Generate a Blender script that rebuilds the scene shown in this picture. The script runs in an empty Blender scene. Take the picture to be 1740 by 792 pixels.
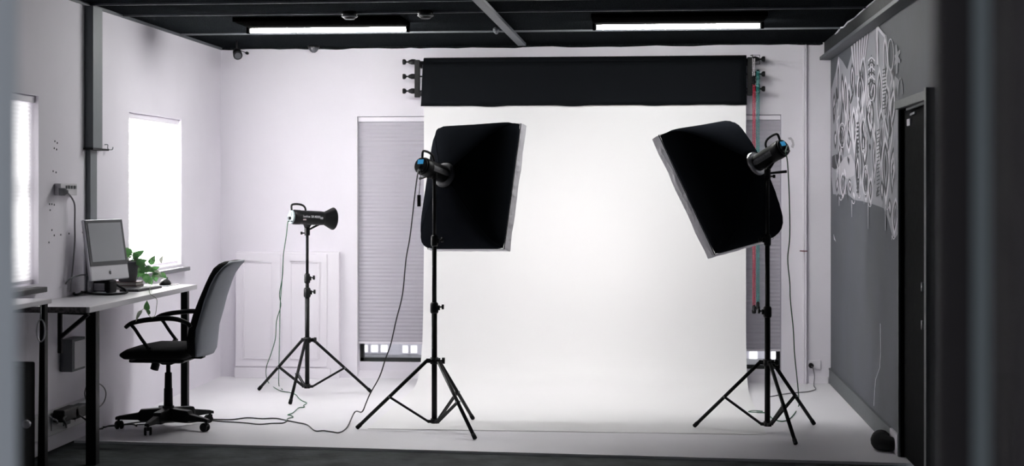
import bpy, bmesh, math, random
from mathutils import Vector as V, Matrix
random.seed(7)
PI = math.pi
f = 2500.0
TH = math.atan(230 / f)
FW = V((-math.sin(TH), math.cos(TH), 0)); RT = V((math.cos(TH), math.sin(TH), 0)); UP = V((0, 0, 1))
CAM = V((0, 0, 1.5))
# ---- room measurements (metres)
D = 11.58; XL = -3.42; XR = 1.415; H = 2.645; YF = 1.30
SC = bpy.context.scene
COL = SC.collection

def ray(px, py): return FW + RT * ((px - 870) / f) + UP * ((323 - py) / f)
def P(px, py, t): return CAM + ray(px, py) * t
def onx(px, py, X): r = ray(px, py); return CAM + r * (X / r.x)
def ony(px, py, Y): r = ray(px, py); return CAM + r * (Y / r.y)
def onz(px, py, z=0.0): r = ray(px, py); return CAM + r * ((z - 1.5) / r.z)

# ---------------------------------------------------------------- materials
def lin(c): c /= 255.0; return c / 12.92 if c <= .04045 else ((c + .055) / 1.055) ** 2.4
def rgb(r, g, b): return (lin(r), lin(g), lin(b), 1)
def mat(name, c, rough=.6, metal=0, spec=.5, noise=None, bump=None, emit=None, sheen=0):
    m = bpy.data.materials.new(name); m.use_nodes = True
    n = m.node_tree.nodes; l = m.node_tree.links; b = n['Principled BSDF']
    b.inputs['Base Color'].default_value = c; b.inputs['Roughness'].default_value = rough
    b.inputs['Metallic'].default_value = metal; b.inputs['Specular IOR Level'].default_value = spec
    tc = n.new('ShaderNodeTexCoord')
    if noise:                                   # (scale, second colour, low, high)
        s, c2, lo, hi = noise
        t = n.new('ShaderNodeTexNoise'); t.inputs['Scale'].default_value = s; t.inputs['Detail'].default_value = 5
        l.new(tc.outputs['Object'], t.inputs['Vector'])
        r = n.new('ShaderNodeValToRGB'); r.color_ramp.elements[0].position = lo; r.color_ramp.elements[1].position = hi
        r.color_ramp.elements[0].color = c; r.color_ramp.elements[1].color = c2
        l.new(t.outputs['Fac'], r.inputs['Fac']); l.new(r.outputs['Color'], b.inputs['Base Color'])
    else:
        t = n.new('ShaderNodeTexNoise'); t.inputs['Scale'].default_value = 30
        l.new(tc.outputs['Object'], t.inputs['Vector'])
        mr = n.new('ShaderNodeMapRange'); mr.inputs['To Min'].default_value = max(0, rough - .05); mr.inputs['To Max'].default_value = min(1, rough + .05)
        l.new(t.outputs['Fac'], mr.inputs['Value']); l.new(mr.outputs['Result'], b.inputs['Roughness'])
    if bump:
        t2 = n.new('ShaderNodeTexNoise'); t2.inputs['Scale'].default_value = bump[0]; t2.inputs['Detail'].default_value = 4
        l.new(tc.outputs['Object'], t2.inputs['Vector'])
        bp = n.new('ShaderNodeBump'); bp.inputs['Strength'].default_value = bump[1]; bp.inputs['Distance'].default_value = .01
        l.new(t2.outputs['Fac'], bp.inputs['Height']); l.new(bp.outputs['Normal'], b.inputs['Normal'])
    if emit: b.inputs['Emission Color'].default_value = emit[0]; b.inputs['Emission Strength'].default_value = emit[1]
    return m

M = {}
M['wall'] = mat('white_wall_paint', rgb(238, 234, 242), .7, noise=(1.3, rgb(232, 228, 236), .35, .7), bump=(14, .12))
M['trimw'] = mat('white_trim_paint', rgb(238, 234, 241), .5)
M['floor'] = mat('white_floor_paint', rgb(233, 231, 235), .7, spec=.12, noise=(1.6, rgb(228, 226, 231), .4, .75), bump=(3, .05))
M['concrete'] = mat('worn_concrete', rgb(70, 75, 75), .85, spec=.2, noise=(5, rgb(38, 42, 43), .35, .65), bump=(18, .5))
M['grey'] = mat('dark_grey_wall_paint', rgb(76, 79, 87), .75, noise=(2.5, rgb(72, 76, 80), .35, .7), bump=(18, .1))
M['greybase'] = mat('grey_skirting_paint', rgb(84, 88, 91), .6)
M['ceil'] = mat('charcoal_ceiling_board', rgb(19, 21, 23), .95, spec=0, noise=(140, rgb(52, 56, 58), .55, .68), bump=(60, .3))
M['batten'] = mat('grey_ceiling_batten', rgb(98, 101, 106), .6)
M['tray'] = mat('grey_ceiling_conduit', rgb(96, 99, 104), .5)
M['beam'] = mat('black_beam_paint', rgb(26, 30, 33), .7)
M['lip'] = mat('grey_beam_lip', rgb(74, 78, 83), .6)
M['blk'] = mat('black_plastic', rgb(18, 18, 20), .45, spec=.22)
M['housing'] = mat('black_light_housing', rgb(3, 3, 3), .9, spec=0)
M['blkmetal'] = mat('black_painted_metal', rgb(15, 15, 17), .45, spec=.16)
M['blkmatte'] = mat('matte_black', rgb(16, 17, 19), .8, spec=.2)
M['fabric'] = mat('black_softbox_nylon', rgb(22, 24, 28), .9, spec=0, bump=(9, .2))
M['cushion'] = mat('black_upholstery', rgb(20, 20, 22), .9, spec=.2, bump=(160, .2))
M['shell'] = mat('grey_chair_back_plastic', rgb(128, 133, 142), .6)
M['silver'] = mat('silver_lining_fabric', rgb(218, 216, 222), .45, metal=.25, bump=(26, .9))
M['chrome'] = mat('polished_metal', rgb(200, 200, 203), .3, metal=1)
M['backcloth'] = mat('black_backdrop_paper', rgb(15, 17, 20), .8, spec=.05, bump=(2.5, .1))
M['paper'] = mat('white_backdrop_paper', rgb(231, 230, 231), .85, spec=.08, bump=(1.5, .04))
M['lcd'] = mat('blue_display', rgb(38, 128, 178), .3, emit=(rgb(45, 140, 190), .5))
M['panelgrey'] = mat('pale_grey_panel', rgb(150, 165, 168), .4)
M['labelgrey'] = mat('grey_label_strip', rgb(104, 104, 108), .4)
M['labelink'] = mat('white_lettering', rgb(215, 215, 220), .5)
M['labelpink'] = mat('pale_pink_badge', rgb(222, 200, 205), .5)
M['labeldim'] = mat('light_grey_lettering', rgb(150, 150, 154), .5)
M['green'] = mat('dark_green_cable', rgb(28, 86, 58), .5)
M['cable'] = mat('black_cable', rgb(18, 20, 22), .5)
M['greycable'] = mat('grey_cable', rgb(118, 116, 122), .5)
M['alu'] = mat('brushed_aluminium', rgb(200, 200, 205), .35, metal=.6)
M['bezel'] = mat('grey_screen_bezel', rgb(70, 71, 76), .25)
M['screen'] = mat('glossy_screen', rgb(148, 150, 157), .15, spec=.8)
M['deskw'] = mat('white_desk_laminate', rgb(205, 203, 208), .35)
M['deskedge'] = mat('chipboard_edge', rgb(96, 92, 94), .8, noise=(60, rgb(60, 56, 58), .4, .6))
M['pot'] = mat('grey_plant_pot', rgb(112, 112, 118), .6)
M['soil'] = mat('potting_soil', rgb(40, 32, 26), .95)
M['leaf_'] = mat('variegated_leaf', rgb(62, 112, 66), .45, noise=(22, rgb(160, 178, 150), .5, .66))
M['leafpale_'] = mat('pale_leaf', rgb(178, 184, 172), .5, noise=(25, rgb(130, 150, 122), .5, .7))
M['vine'] = mat('plant_vine', rgb(96, 110, 84), .6)
M['redbook'] = mat('dull_red_cover', rgb(92, 48, 50), .6)
M['bookgrey'] = mat('dark_grey_cover', rgb(62, 60, 64), .6)
M['pages'] = mat('paper_pages', rgb(180, 176, 172), .8)
M['socket'] = mat('off_white_plastic', rgb(198, 196, 200), .45)
M['boxgrey'] = mat('grey_meter_box', rgb(104, 106, 110), .6)
M['duct'] = mat('grey_metal_duct', rgb(112, 118, 122), .55)
M['red'] = mat('red_chain_beads', rgb(178, 40, 66), .4)
M['teal'] = mat('teal_chain_beads', rgb(30, 128, 122), .4)
M['palechain'] = mat('pale_chain_beads', rgb(196, 190, 196), .4)
M['door'] = mat('black_door_paint', rgb(6, 7, 8), .8, spec=.03)
M['archi'] = mat('grey_architrave_paint', rgb(84, 88, 90), .6)
M['dullring'] = mat('dull_grey_ring', rgb(70, 70, 74), .6, metal=.3)
M['steel'] = mat('grey_steel', rgb(120, 122, 124), .35, metal=.8)
M['m1'] = mat('mural_pale_paint', rgb(204, 202, 209), .75)
M['m2'] = mat('mural_mid_grey_paint', rgb(148, 148, 155), .75)
M['m3'] = mat('mural_dark_line_paint', rgb(52, 54, 59), .75)
M['m4'] = mat('mural_haze_paint', rgb(172, 170, 177), .8)
M['smudge'] = mat('wall_smudge', rgb(186, 182, 190), .8)
M['tube'] = mat('lit_fluorescent_tube', rgb(255, 255, 255), .4, emit=((1, 1, .98, 1), 112.0))
M['diff'] = mat('lit_softbox_diffuser', rgb(240, 238, 232), .6, emit=((1, .975, .94, 1), 0.8))
M['jambl'] = mat('grey_doorway_paint', rgb(205, 210, 214), .7)
M['jambr'] = mat('dark_grey_doorway_paint', rgb(122, 130, 131), .7)
M['jambd'] = mat('black_seal_and_shaded_board', rgb(22, 15, 17), .8)
M['facade'] = mat('pale_facade_render', rgb(225, 222, 228), .8)
M['litpane'] = mat('lit_window_pane', rgb(255, 255, 255), .5, emit=((1, 1, 1, 1), 1.3))
M['wframe'] = mat('dark_window_frame', rgb(24, 28, 28), .5)
M['sillm'] = mat('grey_sill', rgb(120, 120, 125), .6)
M['silldark'] = mat('dark_sill', rgb(34, 35, 38), .5)
M['ground'] = mat('outdoor_ground', rgb(120, 120, 122), .9)

def blind_mat(name, c, trans):
    m = bpy.data.materials.new(name); m.use_nodes = True
    n = m.node_tree.nodes; l = m.node_tree.links; b = n['Principled BSDF']; o = n['Material Output']
    b.inputs['Base Color'].default_value = c; b.inputs['Roughness'].default_value = .8
    tr = n.new('ShaderNodeBsdfTranslucent'); tr.inputs['Color'].default_value = c
    mx = n.new('ShaderNodeMixShader'); mx.inputs[0].default_value = trans
    l.new(b.outputs[0], mx.inputs[1]); l.new(tr.outputs[0], mx.inputs[2]); l.new(mx.outputs[0], o.inputs['Surface'])
    return m
def leafy(name, src, c):
    m = src; n = m.node_tree.nodes; l = m.node_tree.links; b = n['Principled BSDF']; o = n['Material Output']
    tr = n.new('ShaderNodeBsdfTranslucent'); tr.inputs['Color'].default_value = c
    mx = n.new('ShaderNodeMixShader'); mx.inputs[0].default_value = .4
    l.new(b.outputs[0], mx.inputs[1]); l.new(tr.outputs[0], mx.inputs[2]); l.new(mx.outputs[0], o.inputs['Surface']); return m
M['leaf'] = leafy('l', M['leaf_'], rgb(96, 150, 88)); M['leafpale'] = leafy('l', M['leafpale_'], rgb(200, 205, 190))
M['blindwhite'] = blind_mat('white_pleated_blind', rgb(225, 223, 224), .6)
M['blindgrey'] = blind_mat('grey_pleated_blind', rgb(190, 187, 196), .12)
gm = bpy.data.materials.new('window_glass'); gm.use_nodes = True
_n = gm.node_tree.nodes; _l = gm.node_tree.links
_t = _n.new('ShaderNodeBsdfTransparent'); _g = _n.new('ShaderNodeBsdfGlossy'); _g.inputs['Roughness'].default_value = .03
_f = _n.new('ShaderNodeFresnel'); _f.inputs['IOR'].default_value = 1.45; _m = _n.new('ShaderNodeMixShader')
_l.new(_f.outputs[0], _m.inputs[0]); _l.new(_t.outputs[0], _m.inputs[1]); _l.new(_g.outputs[0], _m.inputs[2])
_l.new(_m.outputs[0], _n['Material Output'].inputs['Surface'])
M['glass'] = gm

# ---------------------------------------------------------------- mesh builder
def wloc(o):
    v = V((0, 0, 0))
    while o: v += o.location; o = o.parent
    return v
class MB:
    def __init__(s): s.v = []; s.f = []; s.sm = []; s.mi = []; s.cur = 0
    def add(s, vs, fs, sm=False):
        k = len(s.v); s.v += [V(a) for a in vs]
        for q in fs: s.f.append([i + k for i in q]); s.sm.append(sm); s.mi.append(s.cur)
        return s
    def box(s, a, b):
        x0, x1 = sorted((a[0], b[0])); y0, y1 = sorted((a[1], b[1])); z0, z1 = sorted((a[2], b[2]))
        return s.add([(x0, y0, z0), (x1, y0, z0), (x1, y1, z0), (x0, y1, z0), (x0, y0, z1), (x1, y0, z1), (x1, y1, z1), (x0, y1, z1)],
                     [(0, 3, 2, 1), (4, 5, 6, 7), (0, 1, 5, 4), (1, 2, 6, 5), (2, 3, 7, 6), (3, 0, 4, 7)])
    def obox(s, c, ax, ay, az):                 # centre and three half-vectors
        c = V(c); vs = []
        for k in (-1, 1):
            for j, i in ((-1, -1), (-1, 1), (1, 1), (1, -1)): vs.append(c + V(ax) * i + V(ay) * j + V(az) * k)
        return s.add(vs, [(0, 3, 2, 1), (4, 5, 6, 7), (0, 1, 5, 4), (1, 2, 6, 5), (2, 3, 7, 6), (3, 0, 4, 7)])
    def bar(s, a, b, w, h, up=UP):              # rectangular bar a->b
        a = V(a); b = V(b); d = b - a; L = d.length; d.normalize()
        sx = d.cross(V(up))
        if sx.length < 1e-4: sx = d.cross(V((1, 0, 0)))
        sx.normalize(); sy = sx.cross(d)
        return s.obox((a + b) / 2, sx * w / 2, sy * h / 2, d * L / 2)
    def cyl(s, a, b, r0, r1=None, n=16, cap=True):
        r1 = r0 if r1 is None else r1
        return s.lathe(a, (V(b) - V(a)), [(0, r0), (1, r1)], n, cap)
    def lathe(s, a, d, prof, n=20, cap=True):   # prof: (fraction along d, radius)
        a = V(a); d = V(d); dn = d.normalized(); x = dn.orthogonal().normalized(); y = dn.cross(x)
        k = len(s.v); vs = []
        for (q, r) in prof:
            for i in range(n):
                an = 2 * PI * i / n; vs.append(a + d * q + (x * math.cos(an) + y * math.sin(an)) * r)
        fs = []
        for j in range(len(prof) - 1):
            for i in range(n): fs.append((j * n + i, j * n + (i + 1) % n, (j + 1) * n + (i + 1) % n, (j + 1) * n + i))
        s.add(vs, fs, True)
        if cap:
            m = len(prof)
            s.add([vs[i] for i in range(n)], [tuple(reversed(range(n)))]); s.add([vs[(m - 1) * n + i] for i in range(n)], [tuple(range(n))])
        return s
    def tube(s, pts, r, n=8, closed=False):
        pts = [V(p) for p in pts]; m = len(pts); prev = None; vs = []
        rr = r if isinstance(r, (list, tuple)) else [r] * m
        for i, p in enumerate(pts):
            if closed: d = pts[(i + 1) % m] - pts[i - 1]
            else: d = pts[min(i + 1, m - 1)] - pts[max(i - 1, 0)]
            if d.length < 1e-9: d = V((0, 0, 1))
            d.normalize()
            if prev is None: x = d.orthogonal().normalized()
            else:
                x = prev - d * prev.dot(d)
                x = x.normalized() if x.length > 1e-6 else d.orthogonal().normalized()
            prev = x; y = d.cross(x)
            for k in range(n):
                an = 2 * PI * k / n; vs.append(p + (x * math.cos(an) + y * math.sin(an)) * rr[i])
        fs = []
        for j in range(m if closed else m - 1):
            j2 = (j + 1) % m
            for i in range(n): fs.append((j * n + i, j * n + (i + 1) % n, j2 * n + (i + 1) % n, j2 * n + i))
        s.add(vs, fs, True)
        if not closed: s.add(vs[:n], [tuple(reversed(range(n)))]); s.add(vs[-n:], [tuple(range(n))])
        return s
    def sph(s, c, r, n=12, sc=(1, 1, 1)):
        c = V(c); vs = []; h = n // 2
        for j in range(h + 1):
            a = PI * j / h
            for i in range(n):
                b = 2 * PI * i / n; vs.append(c + V((math.sin(a) * math.cos(b) * r * sc[0], math.sin(a) * math.sin(b) * r * sc[1], math.cos(a) * r * sc[2])))
        return s.add(vs, [(j * n + i, (j + 1) * n + i, (j + 1) * n + (i + 1) % n, j * n + (i + 1) % n) for j in range(h) for i in range(n)], True)
    def prism(s, pts, d):                       # planar polygon extruded along d
        n = len(pts); vs = [V(p) for p in pts] + [V(p) + V(d) for p in pts]
        return s.add(vs, [tuple(reversed(range(n))), tuple(range(n, 2 * n))] + [(i, (i + 1) % n, n + (i + 1) % n, n + i) for i in range(n)])
    def loft(s, secs, closed=True, cap=True, sm=True):
        n = len(secs[0]); vs = [V(p) for q in secs for p in q]; fs = []
        for j in range(len(secs) - 1):
            for i in range(n if closed else n - 1): fs.append((j * n + i, j * n + (i + 1) % n, (j + 1) * n + (i + 1) % n, (j + 1) * n + i))
        s.add(vs, fs, sm)
        if cap and closed: s.add(secs[0], [tuple(reversed(range(n)))]); s.add(secs[-1], [tuple(range(n))])
        return s
    def build(s, name, m, parent=None, bev=0, kind=None, origin=None):
        me = bpy.data.meshes.new(name)
        o = bpy.data.objects.new(name, me)
        if parent: base = wloc(parent); o.parent = parent
        else:
            if origin is None:
                lo = [min(v[i] for v in s.v) for i in range(3)]; hi = [max(v[i] for v in s.v) for i in range(3)]
                origin = V(((lo[0] + hi[0]) / 2, (lo[1] + hi[1]) / 2, lo[2]))
            base = V(origin); o.location = base
        me.from_pydata([v - base for v in s.v], [], s.f); me.polygons.foreach_set('use_smooth', s.sm)
        ms = m if isinstance(m, (list, tuple)) else [m]
        for q in ms: me.materials.append(M[q])
        if len(ms) > 1: me.polygons.foreach_set('material_index', s.mi)
        bm = bmesh.new(); bm.from_mesh(me)
        bmesh.ops.remove_doubles(bm, verts=bm.verts, dist=1e-5)
        bmesh.ops.recalc_face_normals(bm, faces=bm.faces); bm.to_mesh(me); bm.free()
        me.update(); COL.objects.link(o)
        if bev:
            b = o.modifiers.new('bevel', 'BEVEL'); b.width = bev; b.segments = 2; b.limit_method = 'ANGLE'
        if kind: o['kind'] = kind
        return o
def tag(o, label, cat, group=None):
    o['label'] = label; o['category'] = cat
    if group: o['group'] = group
    return o
def thing(name, label, cat, loc, group=None):
    o = bpy.data.objects.new(name, None); o.location = V(loc); o.empty_display_size = .1; COL.objects.link(o)
    return tag(o, label, cat, group)
def smoothpath(pts, k=6):
    pts = [V(p) for p in pts]; out = []
    for i in range(len(pts) - 1):
        p0 = pts[max(i - 1, 0)]; p1 = pts[i]; p2 = pts[i + 1]; p3 = pts[min(i + 2, len(pts) - 1)]
        for j in range(k):
            t = j / k
            out.append(.5 * ((2 * p1) + (p2 - p0) * t + (2 * p0 - 5 * p1 + 4 * p2 - p3) * t * t + (3 * p1 - p0 - 3 * p2 + p3) * t ** 3))
    return out + [pts[-1]]
def text_mesh(body, size, fn, align='LEFT'):
    cu = bpy.data.curves.new('lettering', 'FONT'); cu.body = body; cu.size = size; cu.extrude = 0; cu.align_x = align
    cu.resolution_u = 3
    ob = bpy.data.objects.new('lettering', cu); COL.objects.link(ob)
    dg = bpy.context.evaluated_depsgraph_get(); me = bpy.data.meshes.new_from_object(ob.evaluated_get(dg))
    vs = [fn(v.co.x, v.co.y) for v in me.vertices]; fs = [tuple(p.vertices) for p in me.polygons]
    bpy.data.objects.remove(ob); bpy.data.curves.remove(cu); bpy.data.meshes.remove(me)
    return vs, fs

# ================================================================ SETTING
T0 = .26
# floor: white painted slab ending at a slightly slanted edge, concrete nearer the viewer
e0 = onz(0, 745); e1 = onz(1500, 786)
def edge_y(x): return e0.y + (e1.y - e0.y) * (x - e0.x) / (e1.x - e0.x)
m = MB(); m.cur = 0
yl, yr = edge_y(XL), edge_y(XR)
m.prism([(XL, yl, -.15), (XR, yr, -.15), (XR, D, -.15), (XL, D, -.15)], (0, 0, .15)); m.box((XR, edge_y(XR) - .002, -.15), (XR + T0, D, -.001))
m.cur = 1
m.box((XR, 0, -.17), (XR + T0, edge_y(XR) - .01, -.016)); m.box((XL - T0, 0, -.17), (XL, D, -.016))
m.prism([(XL, 0, -.17), (XR, 0, -.17), (XR, yr - .002, -.17), (XL, yl - .002, -.17)], (0, 0, .155))
m.build('floor', ['floor', 'concrete'], kind='structure')
m = MB(); m.box((XL - .3, -2.0, -.2), (XR + .3, 0, -.016)); m.build('floor', 'concrete', kind='structure')
m = MB(); m.box((XL - .2, 1.2, H), (XR + .2, D + .25, H + .12)); m.build('ceiling', 'ceil', kind='structure')

# back wall with two floor-to-head window recesses
wa0 = ony(607, 198, D); wa1x = ony(756, 198, D).x; wb0x = ony(1245, 198, D).x; wb1 = ony(1327.5, 198, D)
ztop = wa0.z
m = MB(); T = .26
for x0, x1, z0, z1 in ((XL - .2, wa0.x, 0, H), (wa1x, wb0x, 0, H), (wb1.x, XR + .2, 0, H), (wa0.x, wa1x, ztop, H), (wb0x, wb1.x, ztop, H)):
    m.box((x0, D, z0), (x1, D + T, z1))
m.build('wall_back', 'wall', kind='structure')

# left wall with two window openings
w2a = onx(219.5, 190, XL); w2b = onx(308, 203, XL); w2bot = onx(300, 450, XL).z
w1b = onx(65.5, 163, XL); w1top = w1b.z; w1a_y = onx(-12, 160, XL).y; w1bot = onx(58, 484, XL).z
w2top = w2a.z
m = MB()
m.box((XL - T, YF, 0), (XL, w1a_y, H)); m.box((XL - T, w1b.y, 0), (XL, w2a.y, H)); m.box((XL - T, w2b.y, 0), (XL, D + T, H))
for ya, yb, zb, zt in ((w1a_y, w1b.y, w1bot, w1top), (w2a.y, w2b.y, w2bot, w2top)):
    m.box((XL - T, ya, 0), (XL, yb, zb)); m.box((XL - T, ya, zt), (XL, yb, H))
m.build('wall_left', 'wall', kind='structure')

# right wall with door opening
dA = onx(1588, 165, XR) + V((0, .05, 0)); dB = onx(1530, 180, XR); dtop = onx(1530, 186, XR).z
dy0, dy1 = dA.y, dB.y
m = MB()
m.box((XR, YF, 0), (XR + T, dy0, H)); m.box((XR, dy1, 0), (XR + T, D + T, H)); m.box((XR, dy0, dtop), (XR + T, dy1, H))
m.build('wall_right', 'grey', kind='structure')
# front wall: the doorway the view looks through
jl = ony(33, 323, YF + .02); jr = ony(1652, 323, YF + .01)
jlx, jrx = jl.x, jr.x
m = MB()
m.box((XL - T, YF - .14, 0), (jlx - .03, YF, H)); m.box((jrx + .05, YF - .14, 0), (XR + T, YF, H)); m.box((jlx - .03, YF - .14, 2.12), (jrx + .05, YF, H))
m.build('wall_front', 'jambl', kind='structure')
m = MB(); m.box((jlx - .03, YF - .16, 0), (jlx, YF + .02, 2.12)); m.build('trim_1', 'jambl', kind='structure', bev=.004)
m = MB(); m.box((jrx, YF - .065, 0), (jrx + .036, YF + .01, 2.12)); m.build('trim_2', 'jambr', kind='structure', bev=.004)
m = MB(); m.box((jrx - .028, YF + .01, 0), (jrx + .05, YF + .035, 2.12)); m.build('trim_3', 'jambd', kind='structure', bev=.003)
xq = ony(1728, 323, YF - .16).x; m = MB(); m.box((xq, YF - .16, 0), (xq + .1, YF - .067, 2.12)); m.build('trim_14', 'jambd', kind='structure', bev=.003)  # front board in shadow: its shade is put into the near-black colour

# beam band along the right wall and its lip
zb = onx(1409, 104, XR).z
m = MB(); m.box((XR - .05, YF, zb + .022), (XR, D, H)); m.build('trim_4', 'beam', kind='structure')
m = MB(); m.box((XR - .085, YF, zb), (XR, D, zb + .026)); m.build('trim_5', 'lip', kind='structure', bev=.003)
# ragged pale edge of paint where ceiling meets the beam
pts = [(1403, 75), (1414, 66), (1420, 58), (1429, 47), (1434, 46), (1440, 38), (1452, 31), (1458, 25), (1466, 18), (1474, 11), (1483, 4), (1492, -4)]
m = MB(); m.tube([onz(a, b, H - .006) for a, b in pts], .006, 6); m.build('trim_6', 'm1', kind='structure')
# grey strip along the top of the left wall
m = MB(); m.box((XL, YF, H - .018), (XL + .012, D, H)); m.build('trim_7', 'batten', kind='structure')
# ragged dark paint edge on the back wall under the ceiling
m = MB(); pts = []; x = XL
while x < XR - .06:
    pts.append((x, D - .004, H - .012 - random.random() * .012)); x += random.uniform(.05, .16)
pts.append((XR - .06, D - .004, H - .015))
m.prism([(XL, D - .004, H)] + pts + [(XR - .06, D - .004, H)], (0, .004, 0)); m.build('trim_8', 'ceil', kind='structure')
# ceiling battens
for i, (yy, x0) in enumerate(((onz(800, 52.5, H).y, XL), (onz(800, 18.5, H).y, XL), (onz(600, 1, H).y, XL), (7.6, XL), (6.4, XL), (5.2, XL))):
    m = MB(); m.box((x0, yy - .007, H - .012), (XR - .05, yy + .007, H)); m.build('trim_%d' % (i + 15), 'batten', kind='structure')
# grey conduit crossing the battens towards the back wall
a = onz(887, 76, H - .02); b = onz(813, 0, H - .02)
d = (b - a); m = MB(); m.bar(a + UP * .002, a + d * 1.6 + UP * .002, .062, .022); tag(m.build('ceiling_conduit', 'tray', bev=.002), 'flat grey conduit strip running diagonally across the black ceiling', 'conduit')

# right skirting (with pale plinth end) and back skirting
hb = onx(1411, 625, XR).z
ysplit = onx(1516, 755, XR).y
m = MB(); m.box((XR - .012, ysplit, 0), (XR, D, hb)); m.box((XR - .016, ysplit, hb - .012), (XR, D, hb)); m.build('baseboard_right', 'greybase', kind='structure', bev=.002)
m = MB(); m.box((XR - .014, dy1 + .03, 0), (XR, ysplit, hb)); m.build('baseboard_right', 'm1', kind='structure', bev=.002)
xb = ony(1374, 640, D).x
m = MB(); m.box((xb, D - .015, 0), (XR - .02, D, ony(1380, 640, D).z)); m.build('baseboard_back', 'trimw', kind='structure', bev=.002)
# vertical cover trims on the back wall, right of the second window
for k, (p0, p1, dep) in enumerate(((1363.5, 1366.5, .02), (1367, 1370, .035))):
    m = MB(); m.box((ony(p0, 300, D).x, D - dep, 0), (ony(p1, 300, D).x, D, H - .02)); m.build('trim_%d' % (9 + k), 'trimw', kind='structure', bev=.003)
for k, (y0, y1) in enumerate(((231, 233), (255, 256.5))):
    m = MB(); m.box((ony(1371, y0, D).x, D - .006, ony(1380, y1, D).z), (XR, D, ony(1380, y0, D).z)); m.build('trim_%d' % (11 + k), 'wall', kind='structure')

# ---- windows
def pleats(p0, p1, depth, n, normal, edge):     # zigzag sheet between a top edge and bottom edge
    vs = []; a, b = p0                            # top-left, top-right
    drop = p1
    for i in range(2 * n + 1):
        off = V(normal) * (depth if i % 2 else 0)
        q = V((0, 0, -drop * i / (2 * n)))
        vs += [V(a) + q + off, V(b) + q + off]
    return vs, [(2 * i, 2 * i + 1, 2 * i + 3, 2 * i + 2) for i in range(2 * n)]
def back_window(n, x0, x1, ygap0, ygap1, cx, blabel, cut=None):
    w = thing('window_%d' % n, '', '', ((x0 + x1) / 2, D, 0)); del w['label']; del w['category']; w['kind'] = 'structure'
    zg1 = ony(cx, ygap1, D + .12).z              # underside of frame
    yy = D + .12
    m = MB(); fw = .028
    m.box((x0, yy, zg1), (x1, yy + .05, zg1 + fw * 1.1)); m.box((x0, yy, ztop - fw), (x1, yy + .05, ztop))
    m.box((x0, yy, zg1), (x0 + fw, yy + .05, ztop)); m.box((x1 - fw, yy, zg1), (x1, yy + .05, ztop))
    m.build('window_frame', 'wframe', w)
    m = MB(); m.box((x0 + .01, yy + .02, zg1 + .01), (x1 - .01, yy + .026, ztop - .01)); m.build('glass_pane', 'glass', w)
    m = MB(); m.box((x0, yy - .02, 0), (x1, D + T, zg1)); m.build('infill_panel', 'wall', w)
    m = MB(); m.prism([(x0, D, .0), (x0, yy - .02, .0), (x0, yy - .02, .05)], (x1 - x0, 0, 0)); m.build('window_sill', 'trimw', w)
    zb_ = ony(cx, ygap0, D + .05).z
    b = thing('pleated_blind', blabel, 'blind', ((x0 + x1) / 2, D + .05, zb_))
    n_ = 58
    vs, fs = pleats(((x0 + .004, D + .045, ztop - .035), (x1 - .004, D + .045, ztop - .035)), ztop - .035 - zb_ - .012, .004, n_, (0, -1, 0), None)
    m = MB(); m.add(vs, fs); m.build('pleated_fabric', 'blindgrey', b)
    m = MB(); m.box((x0 + .004, D + .02, ztop - .04), (x1 - .004, D + .065, ztop - .004)); m.build('head_rail', 'trimw', b, bev=.002)
    m = MB(); m.box((x0 + .004, D + .03, zb_), (x1 - .004, D + .058, zb_ + .016)); m.build('bottom_rail', 'trimw', b, bev=.002)
back_window(1, wa0.x, wa1x, 584, 614.5, 650, 'grey pleated blind on the back wall left of the white backdrop')
back_window(2, wb0x, wb1.x, 596.5, 627, 1300, 'grey pleated blind on the back wall behind the red and teal chains')
# building across the street seen through the gaps below the blinds
YB = 15.0
bld = thing('building', 'pale rendered building with small lit windows seen below the blinds', 'building', (-.5, YB, -.2))
m = MB(); m.box((-6, YB, -.2), (6, YB + .3, 4.5)); m.build('facade_wall', 'facade', bld)
for (x0, y0, x1, y1) in ((615, 587, 624, 598), (631, 587, 641.5, 598), (647.5, 587, 658, 598), (684.5, 588, 692.5, 599.5), (698.5, 588, 708, 599.5), (1273.5, 598, 1286.5, 611), (1311, 598, 1319, 611)):
    a = ony(x0, y0, YB - .02); b = ony(x1, y1, YB - .02); m = MB()
    m.box((a.x - .015, YB - .015, b.z - .015), (b.x + .015, YB, a.z + .015)); fr = m.build('window', 'facade', bld)
    m = MB(); m.box((a.x, YB - .02, b.z), (b.x, YB - .015, a.z)); m.build('pane', 'litpane', fr)
L = bpy.data.lights.new('daylight', 'AREA'); L.shape = 'RECTANGLE'; L.size = 8; L.size_y = 2; L.energy = 120
lo_ = bpy.data.objects.new('daylight', L); lo_.location = (-.5, 12.4, 4.5); lo_.rotation_euler = V((0, .55, -.85)).to_track_quat('-Z', 'Y').to_euler(); COL.objects.link(lo_)
m = MB(); m.box((-6, D + T, -.25), (6, YB, -.2)); m.build('floor_outside', 'ground', kind='structure')

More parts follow.
